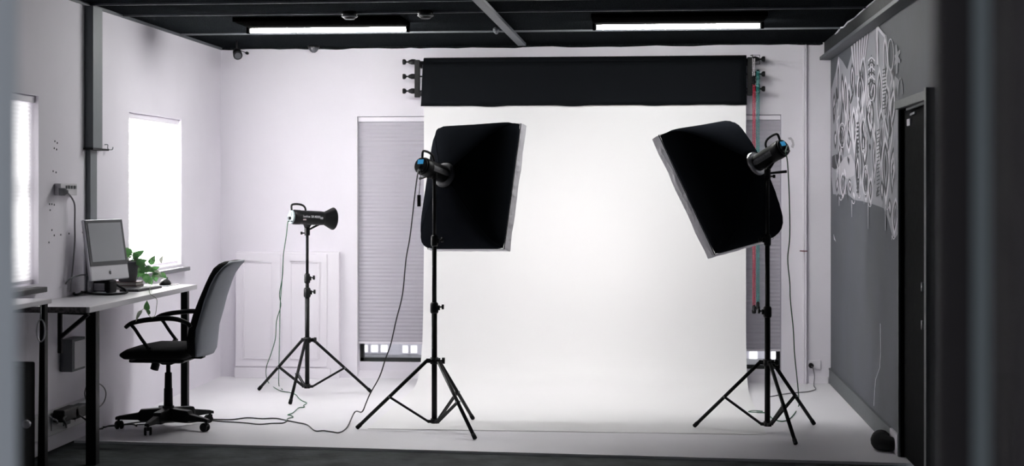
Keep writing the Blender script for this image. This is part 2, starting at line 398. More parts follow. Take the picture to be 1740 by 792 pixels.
def left_window(n, ya, yb, zb, zt, label, sillm, sy0, sy1, sz, sx):
    w = thing('window_%d' % n, '', '', (XL, (ya + yb) / 2, zb)); del w['label']; del w['category']; w['kind'] = 'structure'
    X = XL - .16; fw = .03; m = MB()
    m.box((X, ya, zb), (X + .05, yb, zb + fw)); m.box((X, ya, zt - fw), (X + .05, yb, zt)); m.box((X, ya, zb), (X + .05, ya + fw, zt)); m.box((X, yb - fw, zb), (X + .05, yb, zt))
    m.box((X, ya, (zb + zt) / 2 - .015), (X + .05, yb, (zb + zt) / 2 + .015))
    m.build('window_frame', 'trimw', w)
    m = MB(); m.box((X + .02, ya + .01, zb + .01), (X + .026, yb - .01, zt - .01)); m.build('glass_pane', 'glass', w)
    m = MB(); m.box((XL - .15, sy0, sz - .03), (XL + sx, sy1, sz)); m.build('window_sill', sillm, w, bev=.004)
    b = thing('pleated_blind', label, 'blind', (XL - .05, (ya + yb) / 2, zb))
    n_ = 44
    vs, fs = pleats(((XL - .045, ya + .004, zt - .035), (XL - .045, yb - .004, zt - .035)), zt - zb - .06, .005, n_, (-1, 0, 0), None)
    m = MB(); m.add(vs, fs); m.build('pleated_fabric', 'blindwhite', b)
    m = MB(); m.box((XL - .06, ya + .004, zt - .04), (XL - .02, yb - .004, zt - .004)); m.build('head_rail', 'trimw', b, bev=.002)
    m = MB(); m.box((XL - .056, ya + .004, zb + .006), (XL - .03, yb - .004, zb + .026)); m.build('bottom_rail', 'trimw', b, bev=.002)
s2 = onx(319, 455, XL + .03)
left_window(3, w2a.y, w2b.y, w2bot, w2top, 'white pleated blind glowing with daylight above the potted plant', 'sillm', onx(222, 455, XL).y, s2.y, onx(312, 452.5, XL).z, .05)
s1 = onx(78, 488, XL + .05)
left_window(4, w1a_y, w1b.y, w1bot, w1top, 'white pleated blind at the left edge above the dark sill', 'silldark', w1a_y - .05, s1.y, onx(70, 486, XL).z, .06)
for i, (yy, ya, yb, za, zt, pw) in enumerate(((0, w2a.y, w2b.y, w2bot, w2top, 350), (0, w1a_y, w1b.y, w1bot, w1top, 14))):
    L = bpy.data.lights.new('daylight', 'AREA'); L.shape = 'RECTANGLE'; L.size = (yb - ya); L.size_y = (zt - za); L.energy = pw; L.color = (1, 1, .98)
    o = bpy.data.objects.new('daylight', L); o.location = (XL - .42, (ya + yb) / 2, (za + zt) / 2)
    o.rotation_euler = V((1, 0, 0)).to_track_quat('-Z', 'Y').to_euler(); COL.objects.link(o)

# ---- door in right wall
dr = thing('door_1', '', '', (XR, (dy0 + dy1) / 2, 0)); del dr['label']; del dr['category']; dr['kind'] = 'structure'
m = MB(); m.box((XR + .018, dy0 + .01, .01), (XR + .058, dy1 - .01, dtop - .01)); lf = m.build('door_leaf', 'door', dr, bev=.002)
m = MB(); aw = .075
m.box((XR - .03, dy0 - .02, dtop), (XR, dy1 + .025, onx(1530, 172, XR).z)); m.build('architrave_head', 'archi', dr, bev=.002)
m = MB(); m.box((XR - .012, dy1, 0), (XR, dy1 + .025, dtop)); m.build('architrave_side', 'archi', dr, bev=.002)
m = MB(); m.box((XR - .042, dy0 - .05, 0), (XR, dy0, onx(1577, 152, XR).z)); m.build('architrave_side', 'archi', dr, bev=.002)
m = MB(); m.box((XR, dy0, 0), (XR + .07, dy0 + .004, dtop)); m.box((XR, dy1 - .004, 0), (XR + .07, dy1, dtop)); m.box((XR, dy0, dtop - .004), (XR + .07, dy1, dtop)); m.build('door_lining', 'door', dr)
for y0, y1 in ((480, 495), (545, 560)):
    a = onx(1569, y0, XR + .012); b = onx(1569, y1, XR + .012); m = MB(); m.cyl(a, b, .012, n=12); m.build('hinge', 'steel', dr)
m = MB(); a = onx(1541, 186, XR + .004); b = onx(1572, 174.5, XR + .004); m.bar(a, b, .012, .016); m.build('closer_arm', 'archi', dr, bev=.003)
m = MB(); a = onx(1547.5, 195, XR + .013); b = onx(1555.5, 191.5, XR + .013); m.bar(a, b, .01, .012); m.build('closer_link', 'steel', dr)
m = MB(); c0 = onx(1543.5, 207.5, XR + .012); m.box((c0.x, c0.y - .05, c0.z - .02), (c0.x + .006, c0.y + .05, c0.z + .018)); m.build('latch_plate', 'm1', dr, bev=.002)

# ================================================================ MURAL
def wp(px, py, k=0): p = onx(px, py, XR); return V((XR - .0012 - .000055 * k, p.y, p.z))
mm = MB(); layer = [0]
def shape(pts, c):
    layer[0] += 1; mm.cur = c; n = len(pts)
    mm.add([wp(x, y, layer[0] * .22) for x, y in pts], [tuple(range(n))])
def leafpts(x0, y0, x1, y1, w, n=9):
    dx, dy = x1 - x0, y1 - y0; L = math.hypot(dx, dy); nx, ny = -dy / L, dx / L; a = []; b = []
    for i in range(1, n):
        t = i / n; q = w * math.sin(PI * t ** .85)
        a.append((x0 + dx * t + nx * q, y0 + dy * t + ny * q)); b.append((x0 + dx * t - nx * q, y0 + dy * t - ny * q))
    return [(x0, y0)] + a + [(x1, y1)] + b[::-1]
def flame(x0, y0, x1, y1, w, k=3, c0=0):
    for j in range(k):
        s = 1 - j / k; t = .5 * (1 - s)
        shape(leafpts(x0 + (x1 - x0) * t * .7, y0 + (y1 - y0) * t * .7, x1 - (x1 - x0) * t, y1 - (y1 - y0) * t, w * s), (c0, 2, 1, 2)[j % 4] if c0 == 0 else (1, 2, 0, 2)[j % 4])
# large base patches
shape([(1412, 200), (1413, 152), (1421, 120), (1425, 96), (1432, 104), (1440, 118), (1447, 92), (1460, 76), (1473, 60), (1488, 44), (1497, 52), (1507, 60), (1511, 110), (1520, 128), (1527, 135), (1527, 396), (1522, 404), (1517, 402), (1509, 372), (1502, 354), (1492, 350), (1480, 346), (1466, 342), (1452, 340), (1440, 330), (1428, 331), (1416, 330), (1413, 300)], 1)
shape([(1414, 266), (1420, 262), (1430, 264), (1432, 274), (1426, 284), (1419, 288), (1414, 284)], 2)
shape([(1434, 268), (1446, 262), (1453, 280), (1452, 298), (1440, 304), (1428, 298), (1420, 292)], 3)
# fan of stripes
for i in range(7):
    xt = 1446 + i * 4.6; yt = 79 - i * 4.1; xb_ = 1452 + i * 2.2
    shape([(xt, yt), (xt + 3, yt - 2), (xb_ + 1.4, 128), (xb_, 128)], 0)
    shape([(xt + 3, yt - 2), (xt + 4.4, yt - 3), (xb_ + 2.1, 128), (xb_ + 1.4, 128)], 2)
rnd = random.Random(11)
flames = [(1425, 96, 1424, 200, 3.2), (1431, 112, 1434, 210, 4), (1437, 128, 1438, 214, 3.4), (1418, 148, 1417, 225, 3.5), (1443, 140, 1444, 220, 3), (1448, 100, 1450, 175, 5), (1467, 92, 1466, 190, 5.4),
          (1481, 86, 1482, 165, 6), (1495, 112, 1494, 230, 5), (1492, 44, 1491, 130, 4), (1504, 60, 1506, 150, 3.6), (1486, 125, 1481, 200, 7), (1462, 120, 1463, 205, 6), (1478, 150, 1480, 250, 9),
          (1507, 140, 1510, 240, 7), (1521, 130, 1512, 250, 8), (1498, 180, 1497, 290, 5.5), (1470, 205, 1470, 300, 7), (1451, 180, 1452, 262, 4.5), (1458, 252, 1458, 338, 5), (1472, 284, 1472, 345, 6),
          (1487, 205, 1487, 330, 5), (1505, 230, 1506, 350, 7), (1519, 240, 1516, 345, 6.5), (1430, 212, 1431, 260, 5), (1420, 216, 1420, 262, 4), (1442, 214, 1443, 262, 4.5), (1424, 296, 1422, 334, 4),
          (1433, 292, 1433, 338, 5), (1444, 300, 1446, 334, 5), (1480, 300, 1480, 350, 4), (1512, 330, 1514, 380, 4.5), (1523, 335, 1520, 402, 5), (1499, 300, 1500, 352, 4)]
for i, (a, b, c, d_, w) in enumerate(flames): flame(a, b, c, d_, w, 4 if w > 4.5 else 3, i % 2)
for _ in range(60):
    x = rnd.uniform(1415, 1524); y = rnd.uniform(110 if x > 1440 else 140, 330); L = rnd.uniform(10, 34)
    shape(leafpts(x, y, x + rnd.uniform(-4, 4), y + L, rnd.uniform(.7, 1.6)), rnd.choice((0, 0, 2, 2, 1)))
for _ in range(46):
    x = rnd.uniform(1416, 1522); y0 = rnd.uniform(100 if x > 1450 else 150, 250); L_ = rnd.uniform(40, 95); ph = rnd.uniform(0, 6); am = rnd.uniform(1, 3.5); wd = rnd.uniform(.5, 1.3); n_ = 12
    a_ = [(x + am * math.sin(ph + 5 * i / n_) - wd * math.sin(PI * (i + .3) / (n_ + .6)), y0 + min(L_, 342 - y0) * i / n_) for i in range(n_ + 1)]; b_ = [(x + am * math.sin(ph + 5 * i / n_) + wd * math.sin(PI * (i + .3) / (n_ + .6)), y0 + min(L_, 342 - y0) * i / n_) for i in range(n_ + 1)]
    shape(a_ + b_[::-1], rnd.choice((0, 0, 0, 2, 1)))
# concentric arches and bands
def ring(cx, cy, rx, ry, th, c, a0=0, a1=2 * PI, n=20):
    for i in range(n):
        t0 = a0 + (a1 - a0) * i / n; t1 = a0 + (a1 - a0) * (i + 1) / n
        shape([(cx + rx * math.cos(t0), cy - ry * math.sin(t0)), (cx + rx * math.cos(t1), cy - ry * math.sin(t1)), (cx + (rx - th) * math.cos(t1), cy - (ry - th * 2) * math.sin(t1)), (cx + (rx - th) * math.cos(t0), cy - (ry - th * 2) * math.sin(t0))], c); layer[0] -= 1
    layer[0] += 1
for cx, cy, rx, ry in ((1514.5, 93, 5.5, 28), (1531, 160, 4.5, 28), (1482, 150, 6, 22), (1468, 230, 5, 30), (1472, 306, 5, 26), (1432, 230, 6, 22)):
    if cx == 1531: ring(cx, cy, rx, ry, 1.4, 1, 0, PI); continue
    ring(cx, cy, rx, ry, 1.1, 0); ring(cx, cy, rx - 1.9, ry - 6, .9, 2)
# chevrons, checkers, jagged star
for k in range(6):
    y = 96 + k * 8; shape([(1476, y + 6), (1482, y), (1488, y + 6), (1488, y + 9), (1482, y + 3), (1476, y + 9)], 2 if k % 2 else 0)
for k in range(16):
    y = 208 + k * 7 + (40 if k > 7 else 0)
    if y < 330: shape([(1456.5, y), (1460.5, y - 1), (1460.5, y + 2.5), (1456.5, y + 3.5)], 2)
for k in range(12): y = 118 + k * 6; shape([(1501, y), (1507, y - 2), (1507, y), (1501, y + 2)], 2)
for k in range(18): y = 222 + k * 6.5; shape([(1491, y), (1496, y - 3), (1496, y - 1.4), (1491, y + 1.6)], 2)
shape([(1523, 77), (1525.5, 75), (1526.5, 88), (1531, 84), (1531, 90), (1527.5, 96), (1531.5, 101), (1531, 108), (1527, 106), (1526.5, 124), (1524, 126), (1524, 108), (1521, 112), (1521.5, 105), (1523, 100), (1521, 95), (1523.5, 92)], 1)
shape([(1489, 46), (1491, 41), (1506, 60), (1504, 64)], 0); shape([(1490, 40), (1493, 44), (1494, 110), (1491, 110)], 0)
shape([(1478, 62), (1484, 56), (1489, 70), (1486, 82), (1478, 86), (1475, 78)], 1)
# drips
for x, y0, y1 in ((1427, 334, 350), (1448.5, 340, 369), (1476.5, 345, 389), (1506, 350, 392), (1517, 400, 408), (1458, 330, 338)):
    shape([(x - .9, y0), (x + .9, y0), (x + .5, y1), (x - .5, y1)], 1)
    ring(x + 3, y0 + 1, 2.6, 6, .8, 0, PI, 2 * PI, 8)
mu = mm.build('wall_mural', ['m1', 'm2', 'm3', 'm4'])
tag(mu, 'pale grey graffiti mural of flames, rings and stripes on dark grey wall', 'mural')
m = MB(); pts = [(1496, 550), (1496.5, 600), (1495, 625), (1488, 645), (1486, 668), (1485, 690)]
q_ = [wp(a, b) for a, b in pts]; m.prism([p + V((0, -.008, 0)) for p in q_] + [p + V((0, .008, 0)) for p in q_[::-1]], (.0015, 0, 0)); tag(m.build('paint_drip', 'm1'), 'long thin pale paint drip on the grey wall below the mural', 'paint drip')
m = MB(); q_ = [wp(a, b) for a, b in ((1416.5, 398), (1418, 405), (1420.5, 411))]; m.prism([q_[0], q_[1] + V((0, -.02, 0)), q_[2], q_[1] + V((0, .02, -.01))], (.001, 0, 0)); tag(m.build('paint_drip', 'm1'), 'short curved pale paint mark at the left edge of the grey wall', 'paint drip')

# ================================================================ CEILING THINGS
def tube_light(x0, x1, label):
    zc = H - .052; yc = onz(560, 51, zc).y
    a = ony(x0, 52, yc); b = ony(x1, 50, yc); yn = onz(560, 35, H - .03).y
    o = thing('fluorescent_light', label, 'ceiling light', ((a.x + b.x) / 2, yc, H), 'fluorescent lights on the ceiling')
    m = MB(); m.box((a.x - .025, yn, H - .03), (b.x + .025, yc + .04, H)); m.build('housing', 'housing', o, bev=.003)
    for x in (a.x - .018, b.x + .018):
        m = MB(); m.box((x - .009, yc - .018, zc - .02), (x + .009, yc + .018, H - .02)); m.build('end_socket', 'housing', o, bev=.002)
    m = MB(); m.cyl((a.x, yc, zc), (b.x, yc, zc), .015, n=20); m.build('lit_tube', 'tube', o)
    L = bpy.data.lights.new('tube_glow', 'AREA'); L.shape = 'RECTANGLE'; L.size = b.x - a.x; L.size_y = .03; L.energy = 11; L.color = (1, 1, .99)
    q = bpy.data.objects.new('tube_glow', L); q.location = ((a.x + b.x) / 2, yc, zc - .018); COL.objects.link(q)
tube_light(426, 689, 'lit fluorescent tube on the ceiling, the left one nearer the desk')
tube_light(1014, 1291, 'lit fluorescent tube on the ceiling, the right one nearer the mural')
for px, lab in ((594, 'small round black downlight with pale rim, the one above the lit tube'), (723, 'small round black downlight with pale rim, right of the lit left tube')):
    yb_ = onz(800, 18.5, H).y - .03; c = ony(px, 18, yb_)
    o = thing('ceiling_downlight', lab, 'downlight', (c.x, yb_, H), 'downlights on the ceiling batten')
    m = MB(); m.lathe((c.x, yb_, H), (0, 0, -.05), [(0, .05), (.5, .048), (.8, .04), (1, .03)], 20); m.build('lamp_body', 'blk', o)
    m = MB(); m.lathe((c.x, yb_, H - .026), (0, 0, -.012), [(0, .05), (.5, .053), (1, .046)], 20); m.build('rim', 'batten', o)
# spotlight near the corner
c = P(404, 92, 11.3)
o = thing('corner_spotlight', 'small black spotlight hanging from the ceiling at the back left corner', 'spotlight', (c.x, c.y, H))
m = MB(); m.cyl((c.x - .01, c.y, H), (c.x - .005, c.y, c.z + .02), .008, n=10); m.build('arm', 'blk', o)
m = MB(); m.lathe(c + V((-.02, .04, .03)), V((.035, -.09, -.045)), [(0, .02), (.25, .032), (1, .036)], 20); m.build('lamp_head', 'blk', o)
m = MB(); m.lathe(c + V((.0155, -.051, -.0158)), V((.002, -.005, -.0026)), [(0, .026), (1, .024)], 20); m.build('lens', 'bezel', o)
c = ony(419, 90, D - .03)
m = MB(); m.cyl(c + V((0, .03, 0)), c, .012, n=12); m.bar(c, c + V((-.05, 0, .02)), .006, .006); tag(m.build('wall_hook', 'blk'), 'tiny dark hook on the back wall beside the corner spotlight', 'hook')
c = ony(533, 78, D - .09)
o = thing('motion_sensor', 'dark domed sensor under the ceiling above the back wall', 'sensor', (c.x, c.y, H))
m = MB(); m.lathe((c.x, c.y, H), (0, 0, -.055), [(0, .042), (.4, .042), (.75, .03), (1, .012)], 20); m.build('dome', 'bezel', o)
m = MB(); m.lathe((c.x, c.y, H), (0, 0, -.015), [(0, .047), (1, .046)], 20); m.build('base', 'blk', o)
c = onz(843, 52, H - .03)
m = MB(); m.sph(c + V((0, 0, .005)), .024, 10, (1, .8, .9)); m.lathe(c + V((0, 0, .005)), (.004, 0, -.03), [(0, .022), (.6, .018), (1, .006)], 9)
tag(m.build('crumpled_cover', 'tray'), 'small crumpled grey cover hanging beside the ceiling conduit', 'cover')

# ================================================================ LEFT WALL THINGS
a = onx(156, 0, XL); b0 = onx(176, 253, XL); 
ya_ = onx(157, 200, XL + .05).y; yb2 = onx(173, 200, XL + .05).y
zlow = onx(165, 252, XL + .05).z
o = thing('wall_duct', 'tall grey metal duct on the left wall between the windows', 'duct', (XL, ya_, zlow))
m = MB(); m.box((XL, ya_, zlow), (XL + .055, yb2, H - .02)); m.build('duct_body', 'duct', o, bev=.003)
m = MB(); m.box((XL, ya_ - .02, zlow - .012), (XL + .062, yb2 + .09, zlow)); m.build('end_bracket', 'blkmetal', o)
m = MB(); m.box((XL, yb2 + .005, zlow + .01), (XL + .02, yb2 + .06, H - .02)); m.build('backing_strip', 'trimw', o)
m = MB(); m.box((XL, ya_ + .02, .87), (XL + .03, ya_ + .13, zlow - .012)); tag(m.build('wall_trunking', 'duct', bev=.003), 'narrow grey trunking on left wall running down behind the monitor', 'trunking')
hk = [onx(183, 246, XL + .02), onx(183, 252, XL + .02), onx(186, 254.5, XL + .03), onx(191, 254, XL + .04), onx(192, 250, XL + .045)]
m = MB(); m.tube(smoothpath([hk[0] - V((.02, 0, 0))] + hk, 4), .003, 6); tag(m.build('wall_hook', 'duct'), 'thin wire hook on the left wall right of the grey duct', 'hook')
# double socket with plug and cable
c = onx(106, 323, XL); 
o = thing('power_outlet', 'white wall power outlet with a plug above the desk', 'outlet', c)
yA, yB2 = onx(92, 323, XL).y, onx(120, 323, XL).y; zA, zB = onx(106, 312, XL).z, onx(106, 332, XL).z
m = MB(); m.box((XL, yA, zB), (XL + .04, yB2, zA)); m.build('faceplate', 'socket', o, bev=.004)
for k in range(4):
    m = MB(); yy = yA + (yB2 - yA) * (.35 + .17 * k); m.box((XL + .04, yy - .012, zA - .03), (XL + .045, yy + .012, zA - .012)); m.build('switch', 'boxgrey', o)
c2 = onx(104, 326, XL + .05)
m = MB(); m.lathe(c2 + V((-.015, 0, 0)), V((.05, .02, 0)), [(0, .022), (.6, .022), (1, .009)], 12); m.build('plug', 'boxgrey', o)
pts = [c2 + V((.03, .01, 0))] + [onx(x, y, XL + .04) for x, y in ((116, 329), (123, 338), (127, 350), (127, 380), (127, 410), (124, 450), (121, 480), (120, 496))]
m = MB(); m.tube(smoothpath(pts, 5), .005, 6); tag(m.build('power_cable', 'greycable'), 'grey cable dropping from the wall outlet to the desk', 'cable')
# small screw holes on the wall
# grey meter box, trunking and power strips under the desk
c = onx(134, 600, XL); c3 = onx(158, 600, XL + .0)
zt_ = onx(140, 571, XL + .05).z; zl_ = onx(140, 625, XL + .05).z; y_a = onx(130, 600, XL + .1).y; y_b = onx(152, 600, XL + .1).y
o = thing('meter_box', 'grey electrical box on the left wall under the desk', 'electrical box', (XL, y_a, zl_))
m = MB(); m.box((XL, y_a, zl_), (XL + .075, y_b, zt_)); m.build('enclosure', 'boxgrey', o, bev=.004)
m = MB(); m.box((XL + .075, y_a + .02, zl_ + .015), (XL + .081, y_b - .02, zt_ - .015)); m.build('cover', 'socket', o, bev=.002)
pts = [onx(x, y, XL + .05) for x, y in ((155, 625), (157, 640), (150, 650), (144, 668), (150, 686), (163, 694), (176, 684), (180, 668), (174, 656), (160, 650), (150, 662), (147, 675), (153, 700))]
m = MB(); m.tube(smoothpath(pts, 5), .004, 6); tag(m.build('coiled_cable', 'greycable'), 'thin grey cable looped on the wall below the electrical box', 'cable')
ty0 = onx(84, 700, XL + .06).y; ty1 = onx(162, 690, XL + .06).y
zt_ = onx(120, 690, XL + .06).z; o = thing('socket_trunking', 'white socket trunking along the foot of the left wall', 'trunking', (XL, ty0, zt_ - .13))
m = MB(); m.box((XL, ty0 - .3, zt_ - .13), (XL + .06, ty1, zt_)); m.build('trunking_body', 'socket', o, bev=.004)
for k in range(4):
    yy = ty0 + (ty1 - ty0) * (.1 + .25 * k); m = MB(); m.box((XL + .06, yy - .05, zt_ - .1), (XL + .066, yy + .05, zt_ - .025)); m.build('socket_plate', 'boxgrey' if k % 2 else 'socket', o, bev=.002)
for px, py, s, lab in ((112, 703, 1.0, 'black plug adapter on the wall trunking, the one with two cables'), (130, 699, .9, 'black plug adapter on the trunking nearest the meter box')):
    c = onx(px, py, XL + .1); m = MB(); m.box(c + V((-.033, -.11 * s, -.035)), c + V((.035, .11 * s, .035))); tag(m.build('plug_adapter', 'blk', bev=.008), lab, 'plug adapter', 'plug adapters on the trunking')

# ================================================================ DESK
ZD = .87
lg2 = onz(318, 711); FX = lg2.x + .02
dyF = onz(341, 483.5, ZD).y; t_ = ony(152, 523, 1).y
def yonx(px, X): return onx(px, 500, X).y
dyN = yonx(152, FX)
o = thing('desk', 'long white wall-side desk with black legs under the monitor', 'desk', ((XL + FX) / 2, (dyN + dyF) / 2, 0))
m = MB(); m.box((XL + .002, dyN + .003, ZD - .032), (FX, dyF, ZD)); m.build('desktop', 'deskw', o, bev=.002)
m = MB(); m.box((XL + .002, dyN, ZD - .033), (FX - .02, dyN + .003, ZD - .001)); m.build('edge_band', 'deskedge', o)
def leg_at(px, w):
    yy = yonx(px, FX - .03); m = MB(); m.box((FX - .03 - w, yy - w / 2, 0 if yy > edge_y(FX) else -.015), (FX - .03, yy + w / 2, ZD - .032)); m.build('leg', 'blkmetal', o, bev=.003)
    return yy
leg_at(166, .058); leg_at(320, .045)
# triangular bracket
o2 = thing('shelf_bracket', 'black triangular bracket under the near end of the desk', 'bracket', onx(101, 600, XL + .0))
yb3 = dyN + .03
a = V((ony(102, 531, yb3).x, yb3, ZD - .035)); zq = ony(102, 600, yb3).z; zk = ony(103, 574, yb3).z
m = MB(); m.bar(a, V((a.x, yb3, zq)), .02, .02, V((1, 0, 0))); m.build('upright', 'blkmetal', o2)
m = MB(); m.bar(V((a.x, yb3, zk)), V((ony(150, 531, yb3).x, yb3, ZD - .04)), .03, .02); m.build('diagonal_brace', 'blkmetal', o2)
m = MB(); m.bar(a, V((ony(150, 531, yb3).x, yb3, ZD - .039)), .02, .012); m.build('top_arm', 'blkmetal', o2)
# nearer table at the far left
yN0 = dyN - .12; zN = .923
o = thing('side_table', 'white topped table at the left edge, nearer than the desk', 'table', (XL + .1, yN0 - .9, -.015))
xn = ony(88, 515, yN0).x
m = MB(); m.box((XL + .004, yN0 - 1.6, zN - .024), (xn, yN0, zN)); m.build('tabletop', 'deskw', o, bev=.003)
xg0, xg1 = ony(72, 600, yN0 - .06).x, ony(80, 600, yN0 - .06).x
m = MB(); m.loft([[(xg0, yN0 - .09, zN - .024), (xg1, yN0 - .09, zN - .024), (xg1, yN0 - .05, zN - .024), (xg0, yN0 - .05, zN - .024)],
                  [(xg0 - .015, yN0 - .09, -.015), (xg1, yN0 - .09, -.015), (xg1, yN0 - .05, -.015), (xg0 - .015, yN0 - .05, -.015)]], sm=False); m.build('leg', 'blkmetal', o)
m = MB(); m.box((XL + .02, yN0 - 1.55, -.015), (XL + .06, yN0 - 1.5, zN - .024)); m.build('leg', 'blkmetal', o)
m = MB(); cc = ony(69.5, 562, yN0 - .12); m.tube([cc + V((math.cos(q) * .022, 0, math.sin(q) * .058)) for q in [2 * PI * i / 24 for i in range(24)]], .004, 6, closed=True)
m.cyl(cc + V((0, 0, .058)), V((cc.x, cc.y, zN - .024)), .003, n=6)
tag(m.build('metal_ring', 'chrome'), 'oval metal ring hanging below the side table at left', 'ring')
# black cabinet under the side table
xk0 = XL + .02; xk1 = xg0 - .02
o = thing('storage_cabinet', 'black storage cabinet in the dark under the left side table', 'cabinet', ((xk0 + xk1) / 2, yN0 - .5, -.015))
zc_ = ony(50, 618, yN0 - .2).z
m = MB(); m.box((xk0, yN0 - .38, -.015), (xk1, yN0 - .1, zc_)); m.build('body', 'blkmatte', o, bev=.01)
m = MB(); m.box((xk0 + .02, yN0 - .39, .03), (xk1 - .02, yN0 - .38, zc_ - .03)); m.build('front_panel', 'blkmatte', o, bev=.003)
c = ony(45, 721, yN0 - .41)
m = MB(); m.sph((c.x, c.y, c.z), .022, 14); m.cyl((c.x, c.y, c.z), (c.x, c.y + .04, c.z), .008, n=8); m.build('knob', 'm1', o)

# ---- desk objects
def DP(px, py, z=ZD): return onz(px, py, z)
# all-in-one monitor
n_az = math.radians(-16); tilt = math.radians(9)
cM = P(182, 424, 8.92)
nrm = V((math.cos(n_az) * math.cos(tilt), math.sin(n_az) * math.cos(tilt), math.sin(tilt)))
wv = V((-math.sin(n_az), math.cos(n_az), 0)); uv = nrm.cross(wv)
W2, H2 = .185, .185
# keep right side away: orient the width axis so +wv points away from the camera
o = thing('desktop_computer', 'silver all-in-one desktop computer tilted back on the desk', 'computer', (cM.x - .03, cM.y, ZD))
m = MB(); m.obox(cM - nrm * .012, wv * W2, uv * H2, nrm * .012); bd = m.build('display_case', 'alu', o, bev=.006)
m = MB(); m.obox(cM + nrm * .0015 + uv * .042, wv * (W2 - .004), uv * (H2 - .046), nrm * .002); m.build('bezel', 'bezel', o)
m = MB(); m.obox(cM + nrm * .004 + uv * .046, wv * (W2 - .026), uv * (H2 - .068), nrm * .001); m.build('screen', 'screen', o)
lc = cM + nrm * .0015 - uv * (H2 - .045)
pts = [lc + wv * (.009 * math.cos(q) * (1 - .12 * math.cos(2 * q))) + uv * (.012 * math.sin(q) - (.003 if abs(math.cos(q)) < .2 and q < PI else 0)) for q in [2 * PI * i / 18 for i in range(18)]]
m = MB(); m.prism(pts, nrm * .001); m.prism([lc + uv * .012, lc + uv * .018 + wv * .006, lc + uv * .013 + wv * .004], nrm * .001); m.build('fruit_emblem', 'bezel', o)
bk = cM - nrm * .03 - uv * .06; ft = V((bk.x - .075, bk.y + .01, ZD + .004))
m = MB(); secs = []
for i in range(7):
    q = i / 6; p = bk.lerp(ft, q) + V((-.03 * math.sin(PI * q), 0, 0)); secs.append([p + V((0, -.08, 0)), p + V((0, .08, 0)), p + V((.008, .08, 0)), p + V((.008, -.08, 0))])
m.loft(secs, sm=False); m.build('stand_arm', 'alu', o)
m = MB(); m.box((ft.x - .01, ft.y - .09, ZD), (ft.x + .12, ft.y + .09, ZD + .006)); m.build('foot', 'alu', o, bev=.002)
# camera with strap
cC = DP(176, 499); cC.z = ZD
o = thing('camera', 'black camera facing out on the desk in front of the computer', 'camera', cC)
bx, by = V((.95, -.2, 0)).normalized(), V((.2, .95, 0)).normalized()
m = MB(); m.obox(cC + V((0, 0, .048)), bx * .062, by * .03, V((0, 0, .036))); m.build('body', 'blk', o, bev=.008)
m = MB(); m.loft([[cC + bx * (sx * .024) + by * (sy * .024) + UP * .08 for sx, sy in ((-1, -1), (1, -1), (1, 1), (-1, 1))], [cC + bx * (sx * .014) + by * (sy * .02) + UP * .102 for sx, sy in ((-1, -1), (1, -1), (1, 1), (-1, 1))]], sm=False); m.build('viewfinder_hump', 'blk', o, bev=.003)
m = MB(); m.obox(cC + bx * -.01 - by * .031 + UP * .042, bx * .036, by * .002, UP * .022); m.build('rear_screen', 'alu', o)
m = MB(); m.lathe(cC + by * .028 + UP * .045, by * .075, [(0, .034), (.5, .035), (1, .032)], 20); m.build('lens', 'blk', o)
m = MB(); m.obox(cC + bx * .052 + UP * .045, bx * .016, by * .04, UP * .038); m.build('hand_grip', 'blk', o, bev=.008)
st = [cC + bx * -.06 + UP * .07] + [DP(x, y) + UP * .012 for x, y in ((150, 497), (140, 501), (131, 504), (125, 503), (130, 499), (142, 500), (160, 503), (180, 504), (200, 503), (214, 501), (214, 497))] + [cC + bx * .06 + UP * .07]
m = MB(); sp = smoothpath(st, 5); m.tube(sp, .007, 6); m.build('strap', 'blkmatte', o)
# books below the pot
cB = DP(217, 491); cB.z = ZD
for k, (mt, lab) in enumerate((('bookgrey', 'dark grey book, bottom of the two under the plant pot'), ('redbook', 'dull red book directly under the plant pot'))):
    z0 = ZD + .024 * k; o = thing('book', lab, 'book', (cB.x, cB.y, z0), 'books under the plant pot')
    q = .085 - .004 * k
    m = MB(); m.box((cB.x - q, cB.y - q * .8, z0), (cB.x + q, cB.y + q * .8, z0 + .003)); m.box((cB.x - q, cB.y - q * .8, z0 + .021), (cB.x + q, cB.y + q * .8, z0 + .024)); m.box((cB.x - q, cB.y - q * .8, z0), (cB.x - q + .004, cB.y + q * .8, z0 + .024)); m.build('cover', mt, o)
    m = MB(); m.box((cB.x - q + .005, cB.y - q * .78, z0 + .003), (cB.x + q - .004, cB.y + q * .78, z0 + .021)); m.build('pages', 'pages', o)
# potted plant
zP = ZD + .048
o = thing('potted_plant', 'trailing pothos plant in a grey pot on the desk', 'plant', (cB.x, cB.y, zP))
pt = MB(); pt.lathe((cB.x, cB.y, zP), (0, 0, .13), [(0, .052), (.05, .056), (.88, .07), (.88, .075), (1, .076), (1, .068), (.9, .066)], 24, cap=False); pt.lathe((cB.x, cB.y, zP), (0, 0, .004), [(0, .052), (1, .053)], 24); pt.build('pot', 'pot', o)
m = MB(); m.lathe((cB.x, cB.y, zP + .112), (0, 0, .006), [(0, .066), (1, .06)], 20); m.build('soil', 'soil', o)
def leaf(mb, base, tip, w, nrmv, droop=.15):
    base = V(base); tip = V(tip); d = tip - base; L = d.length; d.normalize(); sd = d.cross(V(nrmv)).normalized(); up = sd.cross(d)
    rows = []; prof = [(0, .1), (.04, .62), (.15, .95), (.3, 1), (.5, .86), (.7, .58), (.87, .26), (1, .02)]
    for q, k in prof:
        cpt = base + d * (L * q) - up * (droop * L * q * q); o_ = -.08 * L if q == 0 else 0
        rows.append([cpt + sd * (w * k) + up * (w * k * .25) + d * (o_ if k else 0), cpt + d * (-o_ * .6), cpt - sd * (w * k) + up * (w * k * .25) + d * o_])
    mb.loft(rows, closed=False, cap=False)
